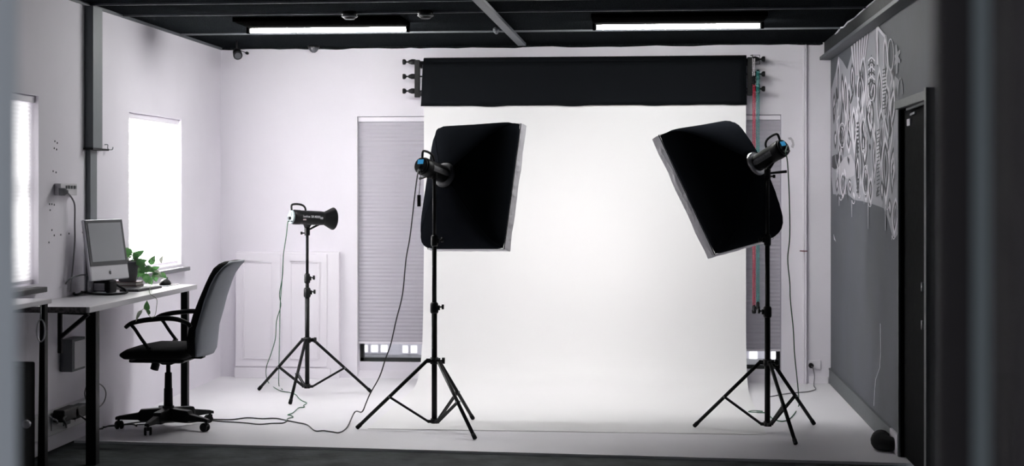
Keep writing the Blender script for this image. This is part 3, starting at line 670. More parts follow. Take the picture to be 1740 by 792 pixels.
fol = MB(); pale = MB(); vin = MB(); tP = (P(225, 450, 1) - CAM).length
Yp = cB.y
top = V((cB.x, cB.y, zP + .12))
LV = [  # base px, tip px, half width px, pale?, depth offset
    (224, 431, 204, 420, 5, 0, -.03), (236, 433, 244, 426, 4, 0, 0), (228, 437, 243, 425, 5, 0, .02), (232, 448, 250, 441, 5, 0, -.04), (226, 441, 240, 452, 6, 0, 0), (256, 449, 263, 433, 5, 0, .02), (273, 446, 276, 434, 3.4, 1, .02),
    (236, 455, 250, 462, 6, 0, -.02), (246, 456, 262, 461, 5.5, 0, 0), (243, 462, 238, 471, 5, 0, -.03), (256, 460, 271, 453, 4, 0, .03), (262, 462, 276, 472, 5, 1, .02), (250, 466, 247, 482, 7, 0, -.05), (262, 464, 267, 480, 5.5, 0, 0), (273, 465, 283, 472, 4, 0, .03),
    (230, 460, 222, 452, 5, 0, 0), (241, 447, 248, 452, 4, 0, 0), (220, 436, 212, 428, 5, 0, .03), (252, 474, 260, 484, 5, 0, -.02), (233, 440, 226, 428, 5, 0, .04), (244, 470, 256, 470, 4.5, 0, .04), (214, 446, 206, 440, 5, 0, -.05), (238, 464, 229, 470, 4.5, 0, .02)]
for (bx_, by_, tx, ty, w, pl, dy) in LV:
    base = ony(bx_, by_, Yp + dy); tip = ony(tx, ty, Yp + dy + random.uniform(-.03, .03))
    nv = V((random.uniform(-.3, .6), -1, random.uniform(.1, .9)))
    leaf(pale if pl else fol, base, tip, w * .0046, nv)
    mid = (top + base) / 2 + UP * .03
    vin.tube(smoothpath([top + V((random.uniform(-.03, .03), random.uniform(-.03, .03), -.01)), mid, base], 4), .0018, 5)
# vine hanging over the desk edge with three leaves
Ye = ony(265, 500, 1).y
def fr(px, py): return onx(px, py, FX + .035)
hang = [top, ony(244, 452, Yp), ony(262, 470, Yp - .02), V((FX - .01, fr(266, 500).y, ZD + .014)), fr(266, 508), fr(266, 522), fr(264, 534), fr(259, 540), fr(253, 536), fr(248, 528)]
vin.tube(smoothpath(hang, 5), .0018, 5)
leaf(fol, fr(250, 527), fr(249, 511), .019, (0, -1, .1)); leaf(fol, fr(250, 528), fr(258, 536), .012, (.2, -1, .3)); leaf(pale, fr(240, 528), fr(230, 543), .013, (0, -1, .1)); vin.tube([fr(250, 527), fr(245, 524), fr(240, 528)], .0015, 5)
fol.build('foliage', 'leaf', o); pale.build('pale_foliage', 'leafpale', o)['label'] = 'pale dry leaves'; vin.build('vines', 'vine', o)
# keyboard
kA = DP(206, 495); kB = DP(238, 497.5); kC = DP(272, 488)
kd = (DP(270, 489) - DP(238, 497)); kd.z = 0; kl = kd.length; kd.normalize(); kw = V((-kd.y, kd.x, 0))
kc = DP(240, 492.5); kc.z = ZD
o = thing('keyboard', 'slim keyboard with white keys on the desk before the plant', 'keyboard', kc)
KX = V((.06, 1, 0)).normalized(); KY = V((-KX.y, KX.x, 0))
m = MB(); m.obox(kc + UP * .006, KX * .19, KY * .062, UP * .006); m.build('base', 'bookgrey', o, bev=.002)
m = MB()
for r in range(5):
    for q in range(14): m.obox(kc + KX * (-.175 + q * .027) + KY * (-.047 + r * .0235) + UP * .0135, KX * .0115, KY * .0095, UP * .0018)
m.build('keys', 'boxgrey', o)
# mouse and pad
mc = DP(281, 484.5); mc.z = ZD
m = MB(); m.box(mc + V((-.08, -.15, 0)), mc + V((.07, .12, .003))); tag(m.build('mouse_pad', 'bookgrey', bev=.001), 'thin dark mouse pad at the right end of the desk', 'mouse pad')
o = thing('computer_mouse', 'black computer mouse on the pad at the end of the desk', 'mouse', mc + UP * .003)
m = MB(); secs = []
for i in range(9):
    q = i / 8; r = math.sin(PI * (.06 + .88 * q)) ** .6; yy = mc.y - .07 + .13 * q
    secs.append([V((mc.x + .036 * r * math.cos(a_), yy, ZD + .003 + max(0, .045 * r * (1 - .2 * q) * math.sin(a_)))) for a_ in [PI * k / 10 for k in range(11)]])
m.loft(secs); m.build('shell', 'blk', o)
m = MB(); m.cyl((mc.x, mc.y + .025, ZD + .043), (mc.x + .008, mc.y + .025, ZD + .043), .008, n=10); m.build('scroll_wheel', 'bezel', o)
pts = [DP(105, 497, ZD + .006), P(107, 488, DP(106, 496).y + .1), onx(115, 477, XL + .04), onx(128, 470, XL + .06), onx(142, 467, XL + .08), onx(152, 470, XL + .09), onx(160, 474, XL + .09)]
m = MB(); m.tube(smoothpath([pts[0]] + pts[2:], 5), .005, 6); tag(m.build('computer_cable', 'boxgrey'), 'grey cable arching on the desk behind the computer', 'cable')

# ================================================================ OFFICE CHAIR
cb = onz(286, 727); Yc = cb.y
ch = thing('office_chair', 'black office chair with grey backrest shell facing the desk', 'chair', (cb.x, cb.y, 0))
star = [265, 337, 49, 121, 193]
m = MB()
for k, A in enumerate(star):
    a_ = math.radians(A); d_ = V((math.cos(a_), math.sin(a_), 0)); s_ = V((-d_.y, d_.x, 0)); R_ = .31
    def sec(r, w, z0, z1): p = V((cb.x, cb.y, 0)) + d_ * r; return [p + s_ * w + UP * z0, p - s_ * w + UP * z0, p - s_ * w * .8 + UP * z1, p + s_ * w * .8 + UP * z1]
    m.loft([sec(.02, .034, .05, .128), sec(.17, .03, .048, .12), sec(.185, .024, .056, .1), sec(.30, .018, .06, .082), sec(.325, .016, .058, .075)], sm=False)
m.cyl((cb.x, cb.y, .06), (cb.x, cb.y, .14), .045, .036, 20)
m.build('star_base', 'blk', ch, bev=.003)
for k, A in enumerate(star):
    a_ = math.radians(A); p = V((cb.x, cb.y, 0)) + V((math.cos(a_), math.sin(a_), 0)) * .305; a2 = math.radians(20 + 50 * k)
    ax = V((math.cos(a2), math.sin(a2), 0)); fo = V((-ax.y, ax.x, 0))
    m = MB()
    for s_ in (-1, 1): m.lathe(p + ax * (s_ * .008) + fo * .01 + UP * .026, ax * (s_ * .016), [(0, .026), (.7, .026), (1, .02)], 18)
    cst = m.build('caster', 'blk', ch)
    m = MB(); m.cyl(p + UP * .03, p + UP * .07, .008, n=10); m.obox(p + UP * .042 + fo * .004, ax * .007, fo * .018, UP * .01); m.build('fork', 'blk', cst)
m = MB(); m.lathe((cb.x, cb.y, .12), (0, 0, .335), [(0, .029), (.38, .027), (.39, .024), (.68, .022), (.69, .014), (1, .014)], 20); m.build('gas_lift', 'blkmetal', ch)
def cx(px, py, dy=0): return ony(px, py, Yc + dy)
# mechanism
m = MB(); a = cx(262, 612); b = cx(312, 612); m.box((a.x, Yc - .07, a.z - .012), (b.x, Yc + .07, a.z + .03)); m.loft([[V((cb.x + x, Yc + y, .43)) for x, y in ((-.08, -.05), (.08, -.05), (.08, .05), (-.08, .05))], [V((cb.x + x, Yc + y, .40)) for x, y in ((-.03, -.03), (.03, -.03), (.03, .03), (-.03, .03))]], sm=False)
m.build('tilt_mechanism', 'blk', ch, bev=.004)
m = MB(); k0 = cx(268, 608, -.08); k1 = cx(262, 628, -.08); m.lathe(k0, k1 - k0, [(0, .014), (.4, .018), (.5, .026), (1, .026)], 16); m.build('tension_knob', 'blk', ch)
m = MB(); q_ = [cx(262, 605, -.12), cx(244, 606, -.2), cx(232, 606.5, -.2), cx(222, 611, -.2)]; m.tube(q_, [.006, .006, .014, .012], 8); m.build('height_lever', 'steel', ch)
m = MB(); m.bar(cx(300, 606), cx(345, 607), .06, .016); m.bar(cx(345, 608), cx(349, 560), .06, .014, V((1, 0, 0))); m.build('back_support_bar', 'blk', ch, bev=.003)
# seat
m = MB(); hw = .245; x0 = ony(200, 590, Yc - hw * .9).x; x1 = ony(318, 600, Yc - hw * .9).x; zc_ = cx(250, 594).z; secs = []
N = 13
for i in range(N):
    q = i / (N - 1); x = x0 + (x1 - x0) * q; e = (1 - abs(2 * q - 1) ** 5) ** .4 if 0 < q < 1 else .12
    ztop_ = zc_ + (.012 + .028 * min(1, q * 3)) * 1 + (.0 if q < .8 else (q - .8) * .03); zbt = zc_ - .045
    zm = (ztop_ + zbt) / 2; th = (ztop_ - zbt) / 2; w_ = hw * (.82 + .18 * e) * (1 if 0 < q < 1 else .93)
    if i in (0, N - 1): th *= .55; 
    ring_ = []
    for k in range(20):
        a_ = 2 * PI * k / 20; c_, s_ = math.cos(a_), math.sin(a_)
        ring_.append(V((x, Yc + w_ * math.copysign(abs(c_) ** .35, c_), zm + th * (1 if 0 < q < 1 else .9) * math.copysign(abs(s_) ** .6, s_))))
    secs.append(ring_)
m.loft(secs); m.build('seat_cushion', 'cushion', ch)
m = MB(); m.box((x0 + .06, Yc - .2, zc_ - .062), (x1 - .03, Yc + .2, zc_ - .04)); m.build('seat_pan', 'blk', ch, bev=.01)
# backrest: cushion and shell
prof = [(607, 322, 333, .17), (600, 313, 333, .205), (579, 311.5, 332.4, .225), (561, 315, 333.5, .23), (536, 322, 341, .228), (510, 332, 348.5, .222), (484, 343, 358.5, .212), (468, 350.5, 367, .20), (456, 357.5, 377, .185), (449, 366, 386, .165), (444.5, 377, 391, .13)]
cus = MB(); sh = MB(); cs = []; ss = []
for (py, xf, xb_, hw_) in prof:
    pf = ony(xf, py, Yc - hw_); pb = ony(xb_, py, Yc - hw_); z = pf.z; th = pb.x - pf.x; r1 = []; r2 = []
    n = 10
    for k in range(n + 1):
        u = -1 + 2 * k / n; r1.append(V((pf.x + .012 * (1 - abs(u)) * 0 + .02 * (abs(u) ** 6) + .018 * (1 - u * u), Yc + hw_ * u, z)))
    for k in range(n + 1):
        u = 1 - 2 * k / n; r1.append(V((pb.x - .006 + .012 * (1 - u * u), Yc + hw_ * u, z)))
    for k in range(n + 1):
        u = -1 + 2 * k / n; r2.append(V((pb.x - .005 + .012 * (1 - u * u), Yc + hw_ * u * 1.01, z)))
    for k in range(n + 1):
        u = 1 - 2 * k / n; r2.append(V((pb.x + .008 + .035 * (1 - abs(u) ** 2.5), Yc + hw_ * u * 1.01, z)))
    cs.append(r1); ss.append(r2)
cus.loft(cs); cus.build('backrest_cushion', 'cushion', ch); sh.loft(ss); sh.build('backrest_shell', 'shell', ch)['label'] = 'smooth mid-grey back shell'
for s_ in (-1, 1):
    ya = Yc + s_ * .265; sh_ = (lambda px, py: ony(px, py, Yc - .265))
    path = [sh_(*q) for q in ((213, 557), (219, 552), (228, 548), (244, 544.5), (262, 542.5), (283, 541), (302, 543), (318, 549), (324, 556))]
    path = [V((p.x, ya, p.z)) for p in path]; m = MB(); sp = smoothpath(path, 4)
    m.tube(sp, [.012 + .004 * math.sin(PI * i / len(sp)) for i in range(len(sp))], 10)
    path = [sh_(*q) for q in ((222, 551), (229, 559), (235, 568), (241, 577), (252, 592))]
    path = [V((p.x, ya, p.z)) for p in path]; m.tube(smoothpath(path, 4), .011, 8)
    m.bar(path[-1] + V((0, -s_ * .0, 0)), V((path[-1].x, Yc + s_ * .19, path[-1].z - .03)), .03, .012)
    m.build('armrest', 'blk', ch)

# ================================================================ CUPBOARD ON BACK WALL
A0 = ony(400, 428, D - .09); A1 = ony(575, 430, D - .09); A2 = ony(400, 638, D - .09)
o = thing('cupboard', 'low white panelled two-door cupboard against the back wall', 'cupboard', ((A0.x + A1.x) / 2, D, 0))
yf = D - .06
m = MB(); m.box((A0.x, yf, 0), (A1.x, D - .002, A0.z)); m.build('body', 'trimw', o, bev=.004)
m = MB(); m.box((A0.x - .01, yf - .02, 0), (ony(562, 600, yf).x, yf, ony(480, 625, yf).z)); m.build('plinth', 'trimw', o, bev=.003)
for (p0, p1) in ((401, 477), (481, 556)):
    xa, xb2 = ony(p0, 500, yf).x, ony(p1, 500, yf).x; z0, z1 = ony(480, 623, yf).z, A0.z - .015
    m = MB(); m.box((xa, yf - .012, z0), (xb2, yf, z1))
    i_ = .06; w_ = .012
    for (u0, u1, v0, v1) in ((xa + i_, xb2 - i_, z0 + i_, z0 + i_ + w_), (xa + i_, xb2 - i_, z1 - i_ - w_, z1 - i_), (xa + i_, xa + i_ + w_, z0 + i_, z1 - i_), (xb2 - i_ - w_, xb2 - i_, z0 + i_, z1 - i_)): m.box((u0, yf - .022, v0), (u1, yf - .012, v1))
    m.build('door', 'trimw', o, bev=.003)

# ================================================================ BACKDROPS
YR = D - .17
bl = ony(721, 100, YR); br = ony(1268, 100, YR)
def zr(py): return ony(1000, py, YR).z
def rail_mount(px, pyoff, side, label):
    x = ony(px, 100, YR).x
    o = thing('roller_bracket', label, 'bracket', (x, D, zr(164)), 'backdrop roller brackets on the back wall')
    m = MB(); m.box((x - .02, YR - .03, zr(164 + pyoff)), (x + .02, YR + .01, zr(100 + pyoff))); m.build('upright', 'blkmetal', o, bev=.003)
    for py in (108, 156): m = MB(); m.box((x - .012, YR + .01, zr(py) - .015), (x + .012, D, zr(py) + .015)); m.build('wall_arm', 'blkmetal', o)
    for py in (103, 128, 153):
        z = zr(py + pyoff); m = MB(); m.lathe((x + side * .015, YR - .01, z), (side * .055, 0, 0), [(0, .02), (.5, .022), (.8, .016), (1, .012)], 14); m.cyl((x + side * .03, YR - .01, z), (x - side * .075, YR - .01, z), .006, n=10)
        h = m.build('roller_hook', 'blk', o)
        m = MB(); m.lathe((x + side * .07, YR - .01, z), (side * .045, 0, 0), [(0, .006), (.35, .006), (.5, .018), (.75, .022), (1, .02)], 14); m.build('knob', 'blk', h)
rail_mount(709.5, 0, -1, 'black three-hook roller bracket at the left end of the backdrop')
xr_ = ony(1274, 100, YR).x
rail_mount(1274, 0, 1, 'black three-hook roller bracket with chains at the right end')
# top roll: empty tube + black roll
zq = zr(105)
o = thing('backdrop_roll', 'black backdrop roll across the top with its sheet hanging', 'backdrop', ((bl.x + br.x) / 2, YR - .01, zr(180)))
m = MB(); m.lathe((bl.x, YR - .01, zq), (br.x - bl.x, 0, 0), [(0, .012), (0, .040), (1, .040), (1, .012)], 28, cap=False); m.build('roll', 'backcloth', o)
m = MB(); m.cyl((bl.x - .03, YR - .01, zq), (br.x + .03, YR - .01, zq), .014, n=12); m.build('core_tube', 'blkmetal', o)
cols = 40; rows = [(zq, .045), (zq - .04, .048), (zr(140), .052), (zr(170), .055), (zr(180), .055)]
front = []; back = []
for j, (z, dy) in enumerate(rows):
    fr_ = []
    for i in range(cols + 1):
        q = i / cols; xx = bl.x + (br.x - bl.x) * q
        if i == 0 and j >= 1: xx -= .004 * j * 1.2
        zz = z + (.004 * math.sin(q * 23) + .003 * math.sin(q * 51) if j == len(rows) - 1 else 0)
        fr_.append(V((xx, YR - .01 - dy - .004 * math.sin(q * 9 + j), zz)))
    front.append(fr_)
m = MB(); m.loft(front, closed=False, cap=False); sh_ = m.build('hanging_sheet', 'backcloth', o); sol = sh_.modifiers.new('solid', 'SOLIDIFY'); sol.thickness = .003
m = MB(); zz = zr(178.5); m.cyl((bl.x - .01, YR - .062, zz), (br.x, YR - .062, zz), .006, n=10); m.build('bottom_weight', 'backcloth', o)
# empty middle roller and white roll with long sweep
m = MB(); z2 = zr(128); o = thing('backdrop_tube', 'black empty roller tube behind the hanging black sheet', 'roller tube', ((bl.x + br.x) / 2, YR - .01, z2))
m.cyl((bl.x + .0, YR - .01, z2), (br.x, YR - .01, z2), .024, n=20); m.build('tube', 'blkmetal', o)
z3 = zr(153)
o = thing('paper_backdrop', 'wide white paper backdrop sweeping down onto the floor', 'backdrop', ((bl.x + br.x) / 2, YR - .6, 0))
m = MB(); m.cyl((bl.x + .01, YR - .01, z3), (br.x - .005, YR - .01, z3), .035, n=24); m.build('roll', 'paper', o)
pl = [(YR - .045, z3 - .01), (YR - .047, 1.6), (YR - .05, .75), (YR - .055, .5), (YR - .075, .34), (YR - .12, .2), (YR - .2, .1), (YR - .33, .035), (YR - .5, .008), (YR - .75, .003), (YR - 1.3, .002), (YR - 2.3, .002)]
pl3 = smoothpath([V((0, a, b)) for a, b in pl], 9)
m = MB(); rows = []
for q in pl3:
    z = max(q.z, .002); x0_ = bl.x + .004 - max(0, (1.0 - z) * .012)
    x1_ = br.x - .005 - max(0, (YR - .05 - q.y)) * .012
    rows.append([V((x0_ + (x1_ - x0_) * i / 12, q.y, z)) for i in range(13)])
m.loft(rows, closed=False, cap=False, sm=False); ps = m.build('sheet', 'paper', o); sol = ps.modifiers.new('solid', 'SOLIDIFY'); sol.thickness = .0012
# chains
def chain(px, py0, py1, mt, name, label, wpx=3.2, pale_to=None):
    Yk = YR - .05; x = ony(px, 300, Yk).x; z0 = ony(px, py0, Yk).z; z1 = ony(px, py1, Yk).z
    o = thing('control_chain', label, 'chain', (x, Yk, z1), 'backdrop control chains')
    g = MB()
    z = z0; n = 0; dx = .0065
    while z > z1 + .06:
        for s_ in (-1, 1): g.sph((x + s_ * dx, Yk, z - (.006 if s_ > 0 else 0)), .0058, 6)
        z -= .0135
    g.cyl((x - dx, Yk, z0), (x - dx, Yk, z1 + .05), .0028, n=5); g.cyl((x + dx, Yk, z0), (x + dx, Yk, z1 + .05), .0028, n=5)
    g.build('bead_loop', mt, o)
    g = MB(); g.lathe((x, Yk, z1 + .065), (0, 0, -.065), [(0, .008), (.15, .013), (.55, .013), (.6, .017), (.9, .017), (1, .01)], 12); g.build('chain_weight', 'blk', o)
    g = MB(); g.cyl((x - dx, Yk, z0), (x + dx, Yk, z0 + .004), .006, n=6); g.bar((x, Yk, z0), (x, YR - .01, z0), .01, .01); g.build('hanger', 'blk', o)
chain(1281.3, 144, 533, 'red', '', 'red bead chain hanging at the right end of the backdrop')
chain(1287.8, 120, 527, 'teal', '', 'teal bead chain hanging beside the red chain')
chain(1280.6, 99, 143, 'palechain', '', 'short pale bead chain at the top of the right bracket')
for k, py in enumerate((97, 122, 146)):      # wire guards around the hooks
    z0, z1 = zr(py), zr(py + 15); xa, xb2 = ony(1278, py, YR).x, ony(1290, py, YR).x; m = MB()
    m.tube([(xa, YR - .05, z1), (xb2, YR - .05, z1), (xb2, YR - .05, z0), (xa, YR - .05, z0)], .003, 6, closed=True); m.bar((xa, YR - .05, z0), (xa - .012, YR - .02, z0), .006, .006)
    tag(m.build('chain_guard', 'blkmetal'), 'black wire chain guard on the right bracket, the %s one' % ('top', 'middle', 'lowest')[k], 'chain guard', 'chain guards on the right bracket')

# ================================================================ LIGHT STANDS
def stand(cpx, legs, ytop, yjoint, ycollar, ybase, yj2, label, knob_dir, far=False, sc=1):
    fp = [onz(a, b) for a, b in legs]; c = (fp[0] + fp[1] + fp[2]) / 3
    t = (c - CAM).dot(FW); c = P(cpx, 323, t); c.z = 0
    def z(py): return 1.5 - (py - 323) * t / f
    o = thing('light_stand', label, 'light stand', c, 'tripod light stands')
    r1, r2, r3 = .0175 * sc, .0145 * sc, .0115 * sc
    m = MB(); m.cyl(c + UP * z(ybase), c + UP * z(yjoint), r1, n=16); m.build('lower_tube', 'blkmetal', o)
    m = MB(); m.cyl(c + UP * z(yjoint + 6), c + UP * z(yj2), r2, n=16); m.build('middle_tube', 'blkmetal', o)
    m = MB(); m.cyl(c + UP * z(yj2 + 6), c + UP * z(ytop), r3, n=16); m.build('upper_tube', 'chrome' if far == 2 else 'blkmetal', o)
    for yj, k in ((yjoint, 1.0), (yj2, .85)):
        m = MB(); zz = z(yj); m.lathe(c + UP * (zz - .035), (0, 0, .07), [(0, .022 * k), (.15, .026 * k), (.85, .025 * k), (1, .018 * k)], 16); m.bar(c + UP * zz, c + RT * knob_dir * .035 * k + UP * zz, .02, .03)
        cl = m.build('clamp_collar', 'blk', o)
        m = MB(); kb = c + RT * knob_dir * .03 * k + UP * (zz + .005); m.lathe(kb, RT * knob_dir * .03, [(0, .005), (.5, .005), (.55, .016), (1, .016)], 12); m.build('knob', 'blk', cl)
    m = MB(); m.lathe(c + UP * (z(ycollar) - .02), (0, 0, .04), [(0, .026), (1, .026)], 16)
    for p in fp: d_ = (p - c).normalized(); m.bar(c + UP * z(ycollar), c + d_ * .05 + UP * z(ycollar), .024, .026)
    cl = m.build('leg_collar', 'blk', o)
    m = MB(); kb = c + RT * .026 + UP * z(ycollar); m.lathe(kb, RT * .04, [(0, .006), (.5, .006), (.55, .02), (1, .02)], 12); m.build('knob', 'blk', cl)
    m = MB(); m.lathe(c + UP * (z(ybase) - .012), (0, 0, .03), [(0, .022), (1, .024)], 16)
    for p in fp: d_ = (p - c).normalized(); m.bar(c + UP * z(ybase), c + d_ * .042 + UP * z(ybase), .022, .018)
    m.build('brace_hub', 'blk', o)
    for p in fp:
        d_ = (p - c).normalized(); a = c + d_ * .046 + UP * z(ycollar); b = V((p.x, p.y, .012)); m = MB(); m.tube([a, b], .0115 * sc, 10); lg = m.build('leg', 'blkmetal', o)
        m = MB(); m.lathe(b + (b - a).normalized() * -.03, (b - a).normalized() * .036, [(0, .0135), (.9, .0135), (1, .009)], 10); m.build('rubber_foot', 'blkmatte', lg)
        mid = a.lerp(b, .54); s_ = V((-d_.y, d_.x, 0)); m = MB()
        for k in (-1, 1): m.bar(c + d_ * .04 + UP * z(ybase) + s_ * .007 * k, mid + s_ * .007 * k, .004, .012)
        m.build('brace', 'blkmetal', o)
        m = MB(); m.cyl(mid - s_ * .016, mid + s_ * .016, .007, n=8); m.build('brace_pivot', 'steel', o)
    return c, t
sA, tA = stand(738, [(607, 730), (807, 748), (803.5, 714)], 300, 523, 613, 716, 409, 'black tripod light stand under the left softbox', 1)
sB, tB = stand(1304, [(1180, 727), (1352, 757), (1383, 723)], 300, 530, 616, 721, 408, 'black tripod light stand under the right softbox', -1)
sF, tF = stand(522, [(440, 664), (493, 688), (630, 668)], 398, 497, 578, 657, 473, 'black tripod light stand in front of the white cupboard', 1, sc=.95)

# ================================================================ STROBES AND SOFTBOXES
def frame(az, ti, ro):
    n = V((math.sin(az) * math.cos(ti), math.cos(az) * math.cos(ti), -math.sin(ti)))
    w = V((math.cos(az), -math.sin(az), 0)); u = w.cross(n)
    return n, w * math.cos(ro) + u * math.sin(ro), u * math.cos(ro) - w * math.sin(ro)
def softbox(fc, az, ti, ro, W, Hh, dep, label):
    n, w, u = frame(az, ti, ro); lip = .065; ringc = fc - n * dep
    o = thing('softbox', label, 'softbox', fc - u * Hh / 2, 'softboxes facing the backdrop')
    def sec(s, off=0, kk=None):
        c = ringc + n * (s * (dep - lip)); k = 1 - (1 - s) ** 2.7 if kk is None else kk
        hw_, hh_ = .075 + (W / 2 - .075) * k + off, .075 + (Hh / 2 - .075) * k + off; e = 2.3 + 34 * s ** 2.2; out = []
        N_ = 12
        sq = [(-1 + 2 * i / N_, -1) for i in range(N_)] + [(1, -1 + 2 * i / N_) for i in range(N_)] + [(1 - 2 * i / N_, 1) for i in range(N_)] + [(-1, 1 - 2 * i / N_) for i in range(N_)]
        for a, b in sq:
            q = (abs(a) ** e + abs(b) ** e) ** (-1 / e)
            # fabric pulled slightly inwards between the rods
            pin = 1 - .008 * math.sin(PI * s) * (1 - max(0, min(abs(a), abs(b))))
            out.append(c + w * (a * q * hw_ * pin) + u * (b * q * hh_ * pin))
        return out
    m = MB(); m.loft([sec(s) for s in (0, .03, .07, .13, .2, .28, .37, .47, .58, .7, .82, .92, 1)], cap=False)
    bd = m.build('fabric_shell', 'fabric', o); so = bd.modifiers.new('solid', 'SOLIDIFY'); so.thickness = .002; so.offset = -1
    # silver lip around the front
    def rect(c, hw_, hh_): return [c - w * hw_ - u * hh_, c + w * hw_ - u * hh_, c + w * hw_ + u * hh_, c - w * hw_ + u * hh_]
    def rectN(c, hw_, hh_, wob=0.0):
        r = rect(c, hw_, hh_); out = []
        for i in range(4):
            for k in range(14):
                p = r[i].lerp(r[(i + 1) % 4], k / 14); dd = (p - c).normalized(); out.append(p + dd * wob * (math.sin(k * 2.1 + i) * .5 + .5) + n * wob * math.sin(k * 1.3 + 2 * i))
        return out
    b0 = fc - n * lip
    m = MB(); m.loft([rectN(b0, W / 2 - .001, Hh / 2 - .001), rectN(b0 + n * lip * .5, W / 2, Hh / 2, .006), rectN(fc, W / 2, Hh / 2, .003)], cap=False, sm=False)
    lp = m.build('front_lip', 'silver', o); so = lp.modifiers.new('solid', 'SOLIDIFY'); so.thickness = .002; so.offset = -1; lp['label'] = 'silver front lip'
    m = MB(); m.loft([rectN(b0, W / 2 + .002, Hh / 2 + .002), rectN(b0 + n * .006, W / 2 + .002, Hh / 2 + .002)], cap=False, sm=False); m.build('edge_piping', 'fabric', o)
    m = MB(); r = rect(b0 + n * .008, W / 2 - .012, Hh / 2 - .012); m.prism(r, n * .003); m.build('diffuser', 'diff', o)
    L = bpy.data.lights.new('softbox_glow', 'AREA'); L.shape = 'RECTANGLE'; L.size = W - .04; L.size_y = Hh - .04; L.energy = 2.1; L.color = (1, .975, .95); L.spread = math.radians(80)
    q = bpy.data.objects.new('softbox_glow', L); q.matrix_world = Matrix((( w.x, u.x, -n.x, 0), (w.y, u.y, -n.y, 0), (w.z, u.z, -n.z, 0), (0, 0, 0, 1))); q.location = b0 + n * .014; COL.objects.link(q)
    for a, b in ((-1, -1), (1, -1), (1, 1), (-1, 1)):   # seams along the four rods
        pts = []
        for s in (0, .03, .07, .13, .2, .28, .37, .47, .58, .7, .82, .92, 1):
            k = 1 - (1 - s) ** 2.7; e = 2.3 + 34 * s ** 2.2; q = 2 ** (-1 / e); pts.append(ringc + n * (s * (dep - lip)) + w * (a * q * (.075 + (W / 2 - .075) * k)) + u * (b * q * (.075 + (Hh / 2 - .075) * k)))
        m = MB(); m.tube(pts, .003, 6); m.build('rod_seam', 'fabric', o)
    return ringc, n, w, u
